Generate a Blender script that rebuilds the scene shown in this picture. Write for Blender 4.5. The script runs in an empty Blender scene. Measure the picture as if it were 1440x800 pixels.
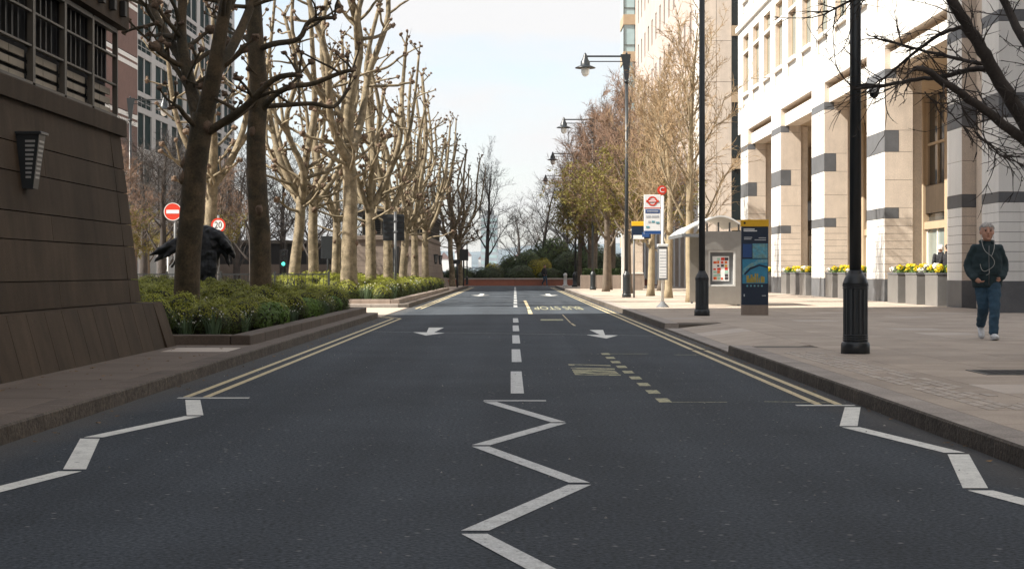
import bpy, math, random
from mathutils import Vector, Matrix, Quaternion
R = math.radians
scene = bpy.context.scene
COL = scene.collection

# ------------------------------------------------------------------ camera, sky, sun, exposure
CAM_H, F, VX, VY = 1.2, 2400.0, 724.0, 382.0          # eye height above the road, focal length in photo pixels, vanishing point
cam_d = bpy.data.cameras.new('camera')
cam = bpy.data.objects.new('camera', cam_d); COL.objects.link(cam)
cam.location = (0, 0, CAM_H); cam.rotation_euler = (R(90), 0, 0)
cam_d.sensor_width = 36; cam_d.lens = F / 1440 * 36
cam_d.shift_x = (720 - VX) / 1440; cam_d.shift_y = -(400 - VY) / 1440
cam_d.clip_start = 0.1; cam_d.clip_end = 6000
scene.camera = cam

SUN_DIR = Vector((1.0, 0.30, -1.02)).normalized()      # the way the light travels
EXPOSURE = 1.2
elev = math.asin(-SUN_DIR.z)
wd = bpy.data.worlds.new('World'); scene.world = wd; wd.use_nodes = True
nt = wd.node_tree; nt.nodes.clear()
wo = nt.nodes.new('ShaderNodeOutputWorld'); bg = nt.nodes.new('ShaderNodeBackground')
sky = nt.nodes.new('ShaderNodeTexSky'); sky.sky_type = 'NISHITA'; sky.sun_disc = False
sky.sun_elevation = elev; sky.sun_rotation = math.atan2(-SUN_DIR.x, -SUN_DIR.y)
sky.air_density = 1.0; sky.dust_density = 1.2; sky.ozone_density = 1.0
tc = nt.nodes.new('ShaderNodeTexCoord'); mp = nt.nodes.new('ShaderNodeMapping')
mp.inputs['Scale'].default_value = (1.0, 1.0, 2.6)
nz = nt.nodes.new('ShaderNodeTexNoise'); nz.inputs['Scale'].default_value = 3.4; nz.inputs['Detail'].default_value = 7
nz.inputs['Roughness'].default_value = 0.55; nz.inputs['Distortion'].default_value = 0.3
cr = nt.nodes.new('ShaderNodeValToRGB'); cr.color_ramp.elements[0].position = 0.40; cr.color_ramp.elements[1].position = 0.54
cr.color_ramp.elements[0].color = (0.36, 0.36, 0.36, 1); cr.color_ramp.elements[1].color = (1, 1, 1, 1)
mx = nt.nodes.new('ShaderNodeMix'); mx.data_type = 'RGBA'
mx.inputs[7].default_value = (4.1, 4.08, 4.1, 1)       # thin bright cloud, in the units of the sky texture
nt.links.new(tc.outputs['Generated'], mp.inputs['Vector']); nt.links.new(mp.outputs['Vector'], nz.inputs['Vector'])
nt.links.new(nz.outputs['Fac'], cr.inputs['Fac']); nt.links.new(cr.outputs['Color'], mx.inputs[0])
nt.links.new(sky.outputs['Color'], mx.inputs[6]); nt.links.new(mx.outputs[2], bg.inputs['Color'])
bg.inputs['Strength'].default_value = 0.102
nt.links.new(bg.outputs['Background'], wo.inputs['Surface'])
sl = bpy.data.lights.new('sun', 'SUN'); sl.energy = 5.0; sl.angle = R(0.6); sl.color = (1.0, 0.94, 0.84)
so = bpy.data.objects.new('sun', sl); COL.objects.link(so); so.location = (-30, 0, 60)
so.rotation_euler = SUN_DIR.to_track_quat('-Z', 'Y').to_euler()
scene.view_settings.view_transform = 'Standard'; scene.view_settings.look = 'None'
scene.view_settings.gamma = 1; scene.view_settings.use_curve_mapping = False
scene.view_settings.exposure = EXPOSURE
scene.render.engine = 'CYCLES'
scene.cycles.max_bounces = 6; scene.cycles.transparent_max_bounces = 6

# ------------------------------------------------------------------ helpers
def G(px, py, z=0.0):
    """ground point seen at a photo pixel, on a level at height z"""
    Y = F * (CAM_H - z) / (py - VY)
    return Vector(((px - VX) * Y / F, Y, z))
def W(px, py, Y):
    return Vector(((px - VX) * Y / F, Y, CAM_H - (py - VY) * Y / F))

class MB:
    def __init__(s): s.v = []; s.f = []; s.m = []; s.sm = []
    def add(s, vs, fs, mi=0, smooth=False):
        b = len(s.v); s.v.extend([tuple(p) for p in vs])
        for f in fs:
            s.f.append(tuple(i + b for i in f)); s.m.append(mi); s.sm.append(smooth)
        return s
    def box(s, x0, x1, y0, y1, z0, z1, mi=0):
        vs = [(x0,y0,z0),(x1,y0,z0),(x1,y1,z0),(x0,y1,z0),(x0,y0,z1),(x1,y0,z1),(x1,y1,z1),(x0,y1,z1)]
        return s.add(vs, [(0,3,2,1),(4,5,6,7),(0,1,5,4),(1,2,6,5),(2,3,7,6),(3,0,4,7)], mi)
    def cbox(s, x0, x1, y0, y1, z0, z1, c=0.01, mi=0):
        """box whose top edges and vertical edges are chamfered"""
        def ring(a, z, k):
            X0,X1,Y0,Y1 = x0+a,x1-a,y0+a,y1-a
            return [(X0+k,Y0,z),(X1-k,Y0,z),(X1,Y0+k,z),(X1,Y1-k,z),(X1-k,Y1,z),(X0+k,Y1,z),(X0,Y1-k,z),(X0,Y0+k,z)]
        vs = ring(0,z0,c) + ring(0,z1-c,c) + ring(c,z1,c)
        fs = [tuple(range(7,-1,-1)), tuple(range(16,24))]
        for q in (0,8):
            for i in range(8):
                j = (i+1) % 8; fs.append((q+i,q+j,q+8+j,q+8+i))
        return s.add(vs, fs, mi)
    def hexa(s, a, b, mi=0):
        """solid between two quads a (bottom) and b (top)"""
        return s.add(list(a)+list(b), [(0,3,2,1),(4,5,6,7),(0,1,5,4),(1,2,6,5),(2,3,7,6),(3,0,4,7)], mi)
    def prism(s, poly, z0, z1, mi=0):
        n = len(poly)
        vs = [(p[0],p[1],z0) for p in poly] + [(p[0],p[1],z1) for p in poly]
        fs = [tuple(range(n-1,-1,-1)), tuple(range(n,2*n))] + [(i,(i+1)%n,n+(i+1)%n,n+i) for i in range(n)]
        return s.add(vs, fs, mi)
    def sheet(s, poly, z, mi=0):
        return s.add([(p[0],p[1],z) for p in poly], [tuple(range(len(poly)))], mi)
    def extr(s, poly, axis, a0, a1, mi=0):
        """poly in the two other axes, extruded along axis ('x' or 'y')"""
        n = len(poly)
        if axis == 'y': mk = lambda p, a: (p[0], a, p[1])
        else: mk = lambda p, a: (a, p[0], p[1])
        vs = [mk(p,a0) for p in poly] + [mk(p,a1) for p in poly]
        fs = [tuple(range(n)), tuple(range(2*n-1,n-1,-1))] + [(i,n+i,n+(i+1)%n,(i+1)%n) for i in range(n)]
        return s.add(vs, fs, mi)
    def tube(s, pts, rads, n=6, mi=0, cap=True):
        P = [Vector(p) for p in pts]; k = len(P)
        b = len(s.v); u = None
        for i in range(k):
            t = (P[min(i+1,k-1)] - P[max(i-1,0)])
            if t.length < 1e-9: t = Vector((0,0,1))
            t.normalize()
            if u is None:
                u = t.orthogonal().normalized()
            else:
                u = u - t * u.dot(t)
                u = u.normalized() if u.length > 1e-6 else t.orthogonal().normalized()
            w = t.cross(u); r = rads[i] if hasattr(rads,'__len__') else rads
            for j in range(n):
                a = 2*math.pi*j/n
                q = P[i] + (u*math.cos(a) + w*math.sin(a))*r
                s.v.append((q.x,q.y,q.z))
        for i in range(k-1):
            for j in range(n):
                j2 = (j+1) % n
                s.f.append((b+i*n+j, b+i*n+j2, b+(i+1)*n+j2, b+(i+1)*n+j)); s.m.append(mi); s.sm.append(n > 4)
        if cap:
            s.f.append(tuple(b+j for j in range(n-1,-1,-1))); s.m.append(mi); s.sm.append(False)
            s.f.append(tuple(b+(k-1)*n+j for j in range(n))); s.m.append(mi); s.sm.append(False)
        return s
    def lathe(s, prof, c=(0,0,0), n=16, mi=0, flute=0.0):
        b = len(s.v); k = len(prof)
        for (r,z) in prof:
            for j in range(n):
                a = 2*math.pi*j/n; rr = r*(1 - (flute if j % 2 else 0))
                s.v.append((c[0]+rr*math.cos(a), c[1]+rr*math.sin(a), c[2]+z))
        for i in range(k-1):
            for j in range(n):
                j2 = (j+1) % n
                s.f.append((b+i*n+j, b+i*n+j2, b+(i+1)*n+j2, b+(i+1)*n+j)); s.m.append(mi); s.sm.append(flute == 0)
        s.f.append(tuple(b+j for j in range(n-1,-1,-1))); s.m.append(mi); s.sm.append(False)
        s.f.append(tuple(b+(k-1)*n+j for j in range(n))); s.m.append(mi); s.sm.append(False)
        return s
    def ball(s, c, r, nu=8, nv=6, mi=0, sc=(1,1,1), jit=0, rng=None):
        vs = []; fs = []
        for i in range(nv+1):
            th = math.pi*i/nv
            for j in range(nu):
                ph = 2*math.pi*j/nu
                k = r*(1 + (rng.uniform(-jit,jit) if rng and 0 < i < nv else 0))
                vs.append((c[0]+k*sc[0]*math.sin(th)*math.cos(ph), c[1]+k*sc[1]*math.sin(th)*math.sin(ph), c[2]-k*sc[2]*math.cos(th)))
        for i in range(nv):
            for j in range(nu):
                j2 = (j+1) % nu
                a,b_,c_,d = i*nu+j, i*nu+j2, (i+1)*nu+j2, (i+1)*nu+j
                if i == 0: fs.append((a,c_,d))
                elif i == nv-1: fs.append((a,b_,d))
                else: fs.append((a,b_,c_,d))
        return s.add(vs, fs, mi, True)
    def mesh(s, name, mats):
        me = bpy.data.meshes.new(name); me.from_pydata(s.v, [], s.f)
        for m in (mats if isinstance(mats,(list,tuple)) else [mats]): me.materials.append(m)
        me.polygons.foreach_set('material_index', s.m); me.polygons.foreach_set('use_smooth', s.sm)
        me.update(); return me

def tag(o, label=None, cat=None, group=None, kind=None):
    if label: o['label'] = label
    if cat: o['category'] = cat
    if group: o['group'] = group
    if kind: o['kind'] = kind
    return o
def link(name, data, parent=None, loc=(0,0,0)):
    o = bpy.data.objects.new(name, data); COL.objects.link(o); o.location = loc
    if parent: o.parent = parent
    return o
def thing(name, label, cat, loc=(0,0,0), rz=0, group=None):
    o = link(name, None, None, loc); o.empty_display_size = 0.2; o.rotation_euler.z = rz
    return tag(o, label, cat, group)
def part(name, mb, mats, parent=None, kind=None):
    return tag(link(name, mb.mesh(name, mats), parent), kind=kind)
def wpart(name, mb, mats, root, kind=None):
    """mesh given in world coordinates under a thing whose root was only moved"""
    o = part(name, mb, mats, root, kind); o.location = -root.location; return o
def struct(name, mb, mats):
    return tag(link(name, mb.mesh(name, mats)), kind='structure')
def copy_tree(o, parent=None):
    c = o.copy(); COL.objects.link(c); c.parent = parent
    for ch in list(o.children): copy_tree(ch, c)
    return c
def text_mesh(body, size, depth=0.0):
    cu = bpy.data.curves.new('lettering', 'FONT'); cu.body = body; cu.size = size; cu.extrude = depth
    cu.align_x = 'CENTER'; cu.align_y = 'CENTER'
    t = bpy.data.objects.new('lettering', cu); COL.objects.link(t)
    bpy.context.view_layer.update()
    me = bpy.data.meshes.new_from_object(t.evaluated_get(bpy.context.evaluated_depsgraph_get()))
    bpy.data.objects.remove(t); bpy.data.curves.remove(cu)
    return me

# ------------------------------------------------------------------ materials
MATS = {}
def mat(name, col, rough=0.8, var=0.12, vscale=3.0, speck=0.0, sscale=120.0, bump=0.0, bscale=60.0, metal=0.0,
        rnd=0.0, col2=None, streak=0.0, spec=0.4, transl=0.0, emit=None, wear=None, joint=None):
    m = bpy.data.materials.new(name); m.use_nodes = True; MATS[name] = m
    t = m.node_tree; N = t.nodes; L = t.links; b = N['Principled BSDF']; out = N['Material Output']
    b.inputs['Roughness'].default_value = rough; b.inputs['Metallic'].default_value = metal
    b.inputs['Specular IOR Level'].default_value = spec
    g = N.new('ShaderNodeNewGeometry')
    def noise(scale, detail=4, vec=None, rough_=0.6):
        n = N.new('ShaderNodeTexNoise'); n.inputs['Scale'].default_value = scale; n.inputs['Detail'].default_value = detail
        n.inputs['Roughness'].default_value = rough_; L.new(vec or g.outputs['Position'], n.inputs['Vector']); return n
    def mul(c, fac, lo, hi):
        r = N.new('ShaderNodeMapRange'); r.inputs['To Min'].default_value = lo; r.inputs['To Max'].default_value = hi
        L.new(fac, r.inputs['Value'])
        x = N.new('ShaderNodeVectorMath'); x.operation = 'SCALE'; L.new(c, x.inputs[0]); L.new(r.outputs[0], x.inputs['Scale'])
        return x.outputs[0], r
    rgb = N.new('ShaderNodeRGB'); rgb.outputs[0].default_value = (*col, 1); c = rgb.outputs[0]
    if col2:
        n2 = noise(vscale*0.8, 5); rp = N.new('ShaderNodeMapRange'); rp.inputs['From Min'].default_value = 0.42; rp.inputs['From Max'].default_value = 0.6
        L.new(n2.outputs['Fac'], rp.inputs['Value'])
        mm = N.new('ShaderNodeMix'); mm.data_type = 'RGBA'; L.new(rp.outputs[0], mm.inputs[0]); L.new(c, mm.inputs[6])
        mm.inputs[7].default_value = (*col2, 1); c = mm.outputs[2]
    if var:
        c, r = mul(c, noise(vscale).outputs['Fac'], 1-var, 1+var); r.inputs['From Min'].default_value = 0.3; r.inputs['From Max'].default_value = 0.7
    if speck:
        c, r = mul(c, noise(sscale, 2).outputs['Fac'], 1-speck, 1+speck); r.inputs['From Min'].default_value = 0.3; r.inputs['From Max'].default_value = 0.7
    if streak:
        mpg = N.new('ShaderNodeMapping'); mpg.inputs['Scale'].default_value = (3.0, 3.0, 0.22); L.new(g.outputs['Position'], mpg.inputs['Vector'])
        c, r = mul(c, noise(1.6, 4, mpg.outputs['Vector']).outputs['Fac'], 1-streak, 1+streak*0.6); r.inputs['From Min'].default_value = 0.35; r.inputs['From Max'].default_value = 0.65
    if rnd:
        oi = N.new('ShaderNodeObjectInfo'); c, _ = mul(c, oi.outputs['Random'], 1-rnd, 1+rnd)
        c, _ = mul(c, g.outputs['Random Per Island'], 1-rnd, 1+rnd)
    if wear:                                                   # (colour underneath, amount): worn-through paint
        n3 = noise(13, 6, None, 0.8); rp = N.new('ShaderNodeMapRange')
        rp.inputs['From Min'].default_value = 0.62 - wear[1]; rp.inputs['From Max'].default_value = 0.72 - wear[1]*0.6
        L.new(n3.outputs['Fac'], rp.inputs['Value'])
        mm = N.new('ShaderNodeMix'); mm.data_type = 'RGBA'; L.new(rp.outputs[0], mm.inputs[0]); L.new(c, mm.inputs[6])
        mm.inputs[7].default_value = (*wear[0], 1); c = mm.outputs[2]
    L.new(c, b.inputs['Base Color'])
    if bump:
        bn = N.new('ShaderNodeBump'); bn.inputs['Strength'].default_value = bump; bn.inputs['Distance'].default_value = 0.02
        L.new(noise(bscale, 4).outputs['Fac'], bn.inputs['Height']); L.new(bn.outputs[0], b.inputs['Normal'])
    if emit:
        b.inputs['Emission Color'].default_value = (*emit[0], 1); b.inputs['Emission Strength'].default_value = emit[1]
    if transl:
        tr = N.new('ShaderNodeBsdfTranslucent'); L.new(c, tr.inputs['Color'])
        ms = N.new('ShaderNodeMixShader'); ms.inputs[0].default_value = transl
        L.new(b.outputs[0], ms.inputs[1]); L.new(tr.outputs[0], ms.inputs[2]); L.new(ms.outputs[0], out.inputs['Surface'])
    return m

ASPH = (0.047, 0.056, 0.067)
def asphalt_material():
    m = mat('asphalt', ASPH, 0.9, 0.16, 0.5, 0.60, 42, 0.8, 60, spec=0.25)
    t = m.node_tree; N = t.nodes; L = t.links; b = N['Principled BSDF']
    src = b.inputs['Base Color'].links[0].from_socket
    g = N.new('ShaderNodeNewGeometry')
    # long faint wheel tracks and a scatter of pale chippings
    mp_ = N.new('ShaderNodeMapping'); mp_.inputs['Scale'].default_value = (1.4, 0.03, 1); L.new(g.outputs['Position'], mp_.inputs['Vector'])
    n = N.new('ShaderNodeTexNoise'); n.inputs['Scale'].default_value = 1.0; n.inputs['Detail'].default_value = 3; L.new(mp_.outputs[0], n.inputs['Vector'])
    r = N.new('ShaderNodeMapRange'); r.inputs['From Min'].default_value = 0.3; r.inputs['From Max'].default_value = 0.7
    r.inputs['To Min'].default_value = 0.80; r.inputs['To Max'].default_value = 1.18; L.new(n.outputs['Fac'], r.inputs['Value'])
    x = N.new('ShaderNodeVectorMath'); x.operation = 'SCALE'; L.new(src, x.inputs[0]); L.new(r.outputs[0], x.inputs['Scale'])
    v = N.new('ShaderNodeTexVoronoi'); v.inputs['Scale'].default_value = 7.0; L.new(g.outputs['Position'], v.inputs['Vector'])
    th = N.new('ShaderNodeMapRange'); th.inputs['From Min'].default_value = 0.05; th.inputs['From Max'].default_value = 0.12
    th.inputs['To Min'].default_value = 0.75; th.inputs['To Max'].default_value = 0.0; L.new(v.outputs['Distance'], th.inputs['Value'])
    mm = N.new('ShaderNodeMix'); mm.data_type = 'RGBA'; L.new(th.outputs[0], mm.inputs[0]); L.new(x.outputs[0], mm.inputs[6])
    mm.inputs[7].default_value = (0.25, 0.25, 0.25, 1)
    # dust and grit gathered in the gutters
    sx = N.new('ShaderNodeSeparateXYZ'); L.new(g.outputs['Position'], sx.inputs[0])
    of = N.new('ShaderNodeMath'); of.operation = 'ADD'; of.inputs[1].default_value = 0.22; L.new(sx.outputs[0], of.inputs[0])
    ab = N.new('ShaderNodeMath'); ab.operation = 'ABSOLUTE'; L.new(of.outputs[0], ab.inputs[0])
    gn = N.new('ShaderNodeTexNoise'); gn.inputs['Scale'].default_value = 1.3; gn.inputs['Detail'].default_value = 6; L.new(g.outputs['Position'], gn.inputs['Vector'])
    ad = N.new('ShaderNodeMath'); ad.operation = 'MULTIPLY_ADD'; ad.inputs[1].default_value = 0.5; L.new(gn.outputs['Fac'], ad.inputs[0]); L.new(ab.outputs[0], ad.inputs[2])
    gr_ = N.new('ShaderNodeMapRange'); gr_.inputs['From Min'].default_value = 3.12; gr_.inputs['From Max'].default_value = 3.55
    gr_.inputs['To Min'].default_value = 0.0; gr_.inputs['To Max'].default_value = 0.75; L.new(ad.outputs[0], gr_.inputs['Value'])
    m2 = N.new('ShaderNodeMix'); m2.data_type = 'RGBA'; L.new(gr_.outputs[0], m2.inputs[0]); L.new(mm.outputs[2], m2.inputs[6])
    m2.inputs[7].default_value = (0.088, 0.082, 0.076, 1); L.new(m2.outputs[2], b.inputs['Base Color'])
    return m
asphalt = asphalt_material()
white_paint = mat('white_road_paint', (0.62,0.62,0.58), 0.7, 0.12, 6, 0.15, 80, wear=(ASPH,0.05))
worn_white = mat('worn_white_road_paint', (0.50,0.51,0.50), 0.75, 0.12, 6, 0.25, 80, wear=(ASPH,0.07))
yellow_paint = mat('yellow_road_paint', (0.52,0.435,0.26), 0.7, 0.12, 6, 0.15, 80, wear=(ASPH,0.08))
worn_yellow = mat('worn_yellow_road_paint', (0.42,0.40,0.24), 0.75, 0.12, 6, 0.25, 80, wear=(ASPH,0.16))
slab_m = mat('paving_stone', (0.355,0.295,0.24), 0.85, 0.14, 1.3, 0.16, 70, 0.15, 70, rnd=0.10)
slab_light = mat('pale_paving_stone', (0.41,0.355,0.305), 0.85, 0.10, 2.0, 0.12, 70, 0.15, 70, rnd=0.10)
slab_brown_shaded = mat('shaded_brown_paving_stone', (0.130,0.102,0.082), 0.85, 0.16, 1.3, 0.16, 70, 0.15, 70, rnd=0.10)  # left slabs: the shade on that side is put into the colour
kerb_brown_shaded = mat('shaded_brown_kerb_granite', (0.115,0.090,0.073), 0.85, 0.18, 2.2, 0.25, 60, 0.3, 45, rnd=0.10)  # left kerb copy, darkened to stand for less sky light there
mortar = mat('paving_joint', (0.12,0.105,0.09), 0.95, 0.2, 8)
kerb_m = mat('kerb_granite', (0.29,0.255,0.225), 0.85, 0.18, 2.2, 0.25, 60, 0.3, 45, rnd=0.10)
kerb_dark = mat('dark_kerb_granite', (0.085,0.070,0.056), 0.9, 0.3, 4.0, 0.45, 28, 0.8, 28, rnd=0.10)
brown_shaded = mat('shaded_brown_granite', (0.062,0.045,0.031), 0.8, 0.24, 0.9, 0.16, 55, 0.12, 60, rnd=0.12, streak=0.16, spec=0.15)  # near pavilion's shade put into the colour, streaks are stains; arcade spandrels too
coping_shaded = mat('shaded_coping_granite', (0.105,0.082,0.066), 0.78, 0.16, 1.2, 0.16, 55, 0.12, 60, rnd=0.09, streak=0.12, spec=0.25)  # coping of the near bed, coloured darker for the shade it stands in
brown_base = mat('base_brown_granite', (0.19,0.15,0.122), 0.75, 0.14, 1.2, 0.16, 55, 0.12, 60, rnd=0.09, streak=0.12)  # the pavilion granite without shade in its colour
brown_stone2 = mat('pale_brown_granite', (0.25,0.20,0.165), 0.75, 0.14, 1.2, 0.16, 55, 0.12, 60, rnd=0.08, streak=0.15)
joint_dark = mat('stone_joint', (0.05,0.04,0.035), 0.95, 0.1)
white_stone = mat('white_stone', (0.74,0.725,0.69), 0.6, 0.05, 1.0, 0.05, 60, rnd=0.03, streak=0.05)
beige_stone = mat('beige_granite', (0.60,0.51,0.425), 0.7, 0.08, 2.0, 0.13, 30, rnd=0.04, streak=0.05)
pink_stone = mat('pink_beige_stone', (0.44,0.375,0.335), 0.75, 0.08, 1.0, 0.10, 30, rnd=0.05, streak=0.06)
dark_stone = mat('dark_grey_granite', (0.115,0.118,0.125), 0.45, 0.15, 2.0, 0.15, 60, rnd=0.08)
planter_stone = mat('polished_planter_granite', (0.15,0.145,0.14), 0.28, 0.12, 2.5, 0.1, 60, rnd=0.06, spec=0.6)
tan_stone = mat('tan_stone', (0.40,0.30,0.20), 0.7, 0.08, 1.5, 0.1, 40, rnd=0.05)
brick_m = mat('red_brown_brick', (0.17,0.10,0.082), 0.85, 0.12, 2.0, 0.15, 40, rnd=0.15)
brick_wall_m = mat('red_brick', (0.30,0.115,0.075), 0.85, 0.12, 2.0, 0.15, 40, rnd=0.15)
black_metal = mat('black_green_metal', (0.018,0.022,0.025), 0.38, 0.15, 5, spec=0.5)
grey_metal = mat('grey_painted_metal', (0.13,0.135,0.14), 0.5, 0.1, 5)
steel = mat('brushed_steel', (0.36,0.34,0.31), 0.42, 0.08, 4, metal=0.85)
pale_metal = mat('pale_grey_metal', (0.62,0.62,0.60), 0.45, 0.06, 4, metal=0.2)
dark_void = mat('dark_interior', (0.012,0.012,0.013), 0.9, 0.0)
louver_m = mat('dark_louvre_metal', (0.022,0.021,0.021), 0.6, 0.1, 5)
frame_m = mat('bronze_window_frame', (0.085,0.075,0.062), 0.55, 0.1, 5)
pale_panel = mat('pale_louvre_panel', (0.26,0.225,0.175), 0.7, 0.1, 5)
glass_dark = mat('dark_glass', (0.02,0.026,0.028), 0.06, 0.2, 0.4, spec=0.8)
glass_green = mat('green_grey_glass', (0.20,0.24,0.22), 0.08, 0.25, 0.25, spec=0.8)
glass_sky = mat('pale_blue_glass', (0.33,0.45,0.47), 0.08, 0.2, 0.3, spec=0.8)
glass_teal = mat('dark_teal_glass', (0.008,0.022,0.022), 0.6, 0.3, 0.3, spec=0.03)
lamp_slot = mat('grey_lamp_slot', (0.34,0.34,0.33), 0.5, 0.05)
lamp_glass = mat('frosted_lamp_glass', (0.75,0.76,0.75), 0.35, 0.03)
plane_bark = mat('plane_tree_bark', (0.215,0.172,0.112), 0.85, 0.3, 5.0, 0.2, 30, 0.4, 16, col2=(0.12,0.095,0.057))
plane_bark_shaded = mat('shaded_plane_bark', (0.085,0.061,0.035), 0.9, 0.3, 4.0, 0.25, 30, 0.6, 16, col2=(0.045,0.036,0.021))  # plane bark copy with the building's shade in its colour
knob_m = mat('knuckle_bark', (0.13,0.088,0.06), 0.95, 0.3, 12, 0.2, 30)
bark_m = mat('brown_bark', (0.12,0.095,0.072), 0.9, 0.25, 4, 0.2, 30, 0.4, 20)
bark_black = mat('dark_bark', (0.045,0.038,0.034), 0.9, 0.25, 4, 0.2, 30, 0.4, 20)
bark_light = mat('pale_bark', (0.29,0.225,0.145), 0.85, 0.2, 4, 0.15, 30, 0.4, 18, col2=(0.27,0.22,0.14))
twig_brown = mat('brown_twigs', (0.20,0.125,0.085), 0.9, 0.25, 1.0)
twig_tan = mat('tan_twigs', (0.29,0.20,0.112), 0.9, 0.2, 1.0)
bud_m = mat('olive_buds', (0.155,0.135,0.03), 0.8, 0.3, 1.5, rnd=0.2, transl=0.3)
box_leaf = mat('box_leaf', (0.042,0.064,0.009), 0.6, 0.3, 1.5, rnd=0.25, transl=0.08)
box_toplit_tip = mat('toplit_box_tip', (0.20,0.21,0.012), 0.6, 0.25, 1.5, rnd=0.2, transl=0.1)  # new growth, brightened to stand for light on the dome tops
fern_leaf = mat('fresh_green_leaf', (0.10,0.17,0.03), 0.6, 0.25, 3, rnd=0.2, transl=0.3)
strap_leaf = mat('blue_green_strap_leaf', (0.09,0.14,0.07), 0.5, 0.2, 3, rnd=0.2, transl=0.2)
hedge_leaf = mat('dark_hedge_leaf', (0.035,0.058,0.014), 0.6, 0.3, 1.0, rnd=0.25, transl=0.2)
gorse_leaf = mat('yellow_shrub_leaf', (0.26,0.23,0.012), 0.6, 0.25, 1.0, rnd=0.2, transl=0.3)
core_m = mat('shrub_twigs', (0.022,0.022,0.010), 0.95, 0.2, 8)
petal_white = mat('white_petal', (0.75,0.74,0.68), 0.6, 0.05)
petal_yellow = mat('yellow_petal', (0.72,0.56,0.02), 0.6, 0.1, 20, transl=0.2)
soil_m = mat('soil', (0.045,0.033,0.023), 0.95, 0.3, 3, 0.4, 30, 0.8, 20)
bronze_m = mat('black_bronze', (0.009,0.010,0.012), 0.42, 0.15, 3, bump=0.5, bscale=9, spec=0.3)
sign_red = mat('sign_red', (0.62,0.045,0.02), 0.5, 0.03)
sign_white = mat('sign_white', (0.78,0.78,0.77), 0.5, 0.03)
sign_black = mat('sign_black', (0.012,0.012,0.014), 0.5, 0.03)
sign_navy = mat('sign_navy', (0.008,0.020,0.045), 0.35, 0.05)
sign_blue = mat('sign_blue', (0.02,0.07,0.22), 0.45, 0.05)
sign_yellow = mat('sign_yellow', (0.75,0.42,0.015), 0.5, 0.04)
map_blue = mat('map_blue', (0.035,0.22,0.36), 0.4, 0.15, 9)
map_pale = mat('map_pale_blue', (0.10,0.33,0.44), 0.4, 0.3, 14, col2=(0.16,0.30,0.30))
map_gold = mat('map_gold', (0.36,0.29,0.06), 0.4, 0.25, 14)
poster_orange = mat('poster_orange', (0.72,0.20,0.04), 0.5, 0.3, 18, col2=(0.6,0.05,0.02))
poster_dark = mat('poster_dark', (0.06,0.05,0.06), 0.5, 0.3, 18)
poster_teal = mat('poster_teal', (0.35,0.55,0.45), 0.5, 0.2, 18)
grey_print = mat('grey_print', (0.42,0.44,0.46), 0.5, 0.2, 30)
green_light = mat('lit_green_signal', (0.1,0.7,0.55), 0.4, 0.0, emit=((0.10,0.9,0.65),0.9))
skin_m = mat('skin', (0.50,0.275,0.195), 0.55, 0.08, 12)
hair_grey = mat('grey_hair', (0.36,0.34,0.32), 0.8, 0.25, 40)
hair_dark = mat('dark_hair', (0.05,0.038,0.03), 0.8, 0.25, 40)
jacket_m = mat('dark_green_jacket', (0.014,0.032,0.038), 0.75, 0.2, 6, bump=0.3, bscale=14)
jeans_m = mat('blue_jeans', (0.028,0.066,0.105), 0.85, 0.3, 9, bump=0.3, bscale=18)
shoe_m = mat('white_trainer', (0.62,0.63,0.64), 0.6, 0.15, 25)
sole_m = mat('trainer_sole', (0.42,0.42,0.43), 0.7, 0.1, 25)
cable_m = mat('pale_cable', (0.42,0.42,0.40), 0.5, 0.0)
coat_black = mat('black_coat', (0.015,0.015,0.018), 0.8, 0.2, 6)
hazy_hill_m = mat('hazy_wooded_hill', (0.10,0.13,0.15), 0.95, 0.35, 0.02, 0.3, 0.08)  # distance haze put into the blue-grey colour
tower_m = mat('distant_tower', (0.30,0.33,0.36), 0.6, 0.1, 0.1)
ground_m = mat('ground', (0.20,0.18,0.16), 0.95, 0.2, 0.5, 0.2, 20)
# ------------------------------------------------------------------ ground, road, pavements
KL, KR = -3.55, 3.10            # road edges
HK = 0.13                       # pavement level
struct('ground', MB().box(-900, 900, -60, 2600, -0.40, -0.06), ground_m)
rd = MB()
rd.box(KL, KR, -8, 133, -0.05, 0.0)
rd.box(-60, 60, 133, 146, -0.05, 0.0)
road = struct('road', rd, asphalt)
struct('driveway', MB().box(-40, KL-0.002, 44.9, 56.4, -0.05, 0.012), slab_m)

def mark(name, polys, m, z=0.004):
    """thin paint sheet on the road; each polygon is a list of ground points"""
    mb = MB()
    for p in polys:
        a = 0
        for i in range(len(p)):
            q, r_ = p[i], p[(i+1) % len(p)]; a += q[0]*r_[1]-r_[0]*q[1]
        if a < 0: p = list(reversed(p))
        mb.sheet(p, z)
    return part(name, mb, m, road)
def strip(a, b, w):
    a = Vector((a[0],a[1])); b = Vector((b[0],b[1])); d = (b-a).normalized(); n = Vector((-d.y,d.x))*w/2
    return [a-n, a+n, b+n, b-n]
def px_poly(pts): return [G(x,y)[:2] for x,y in pts]

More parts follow.
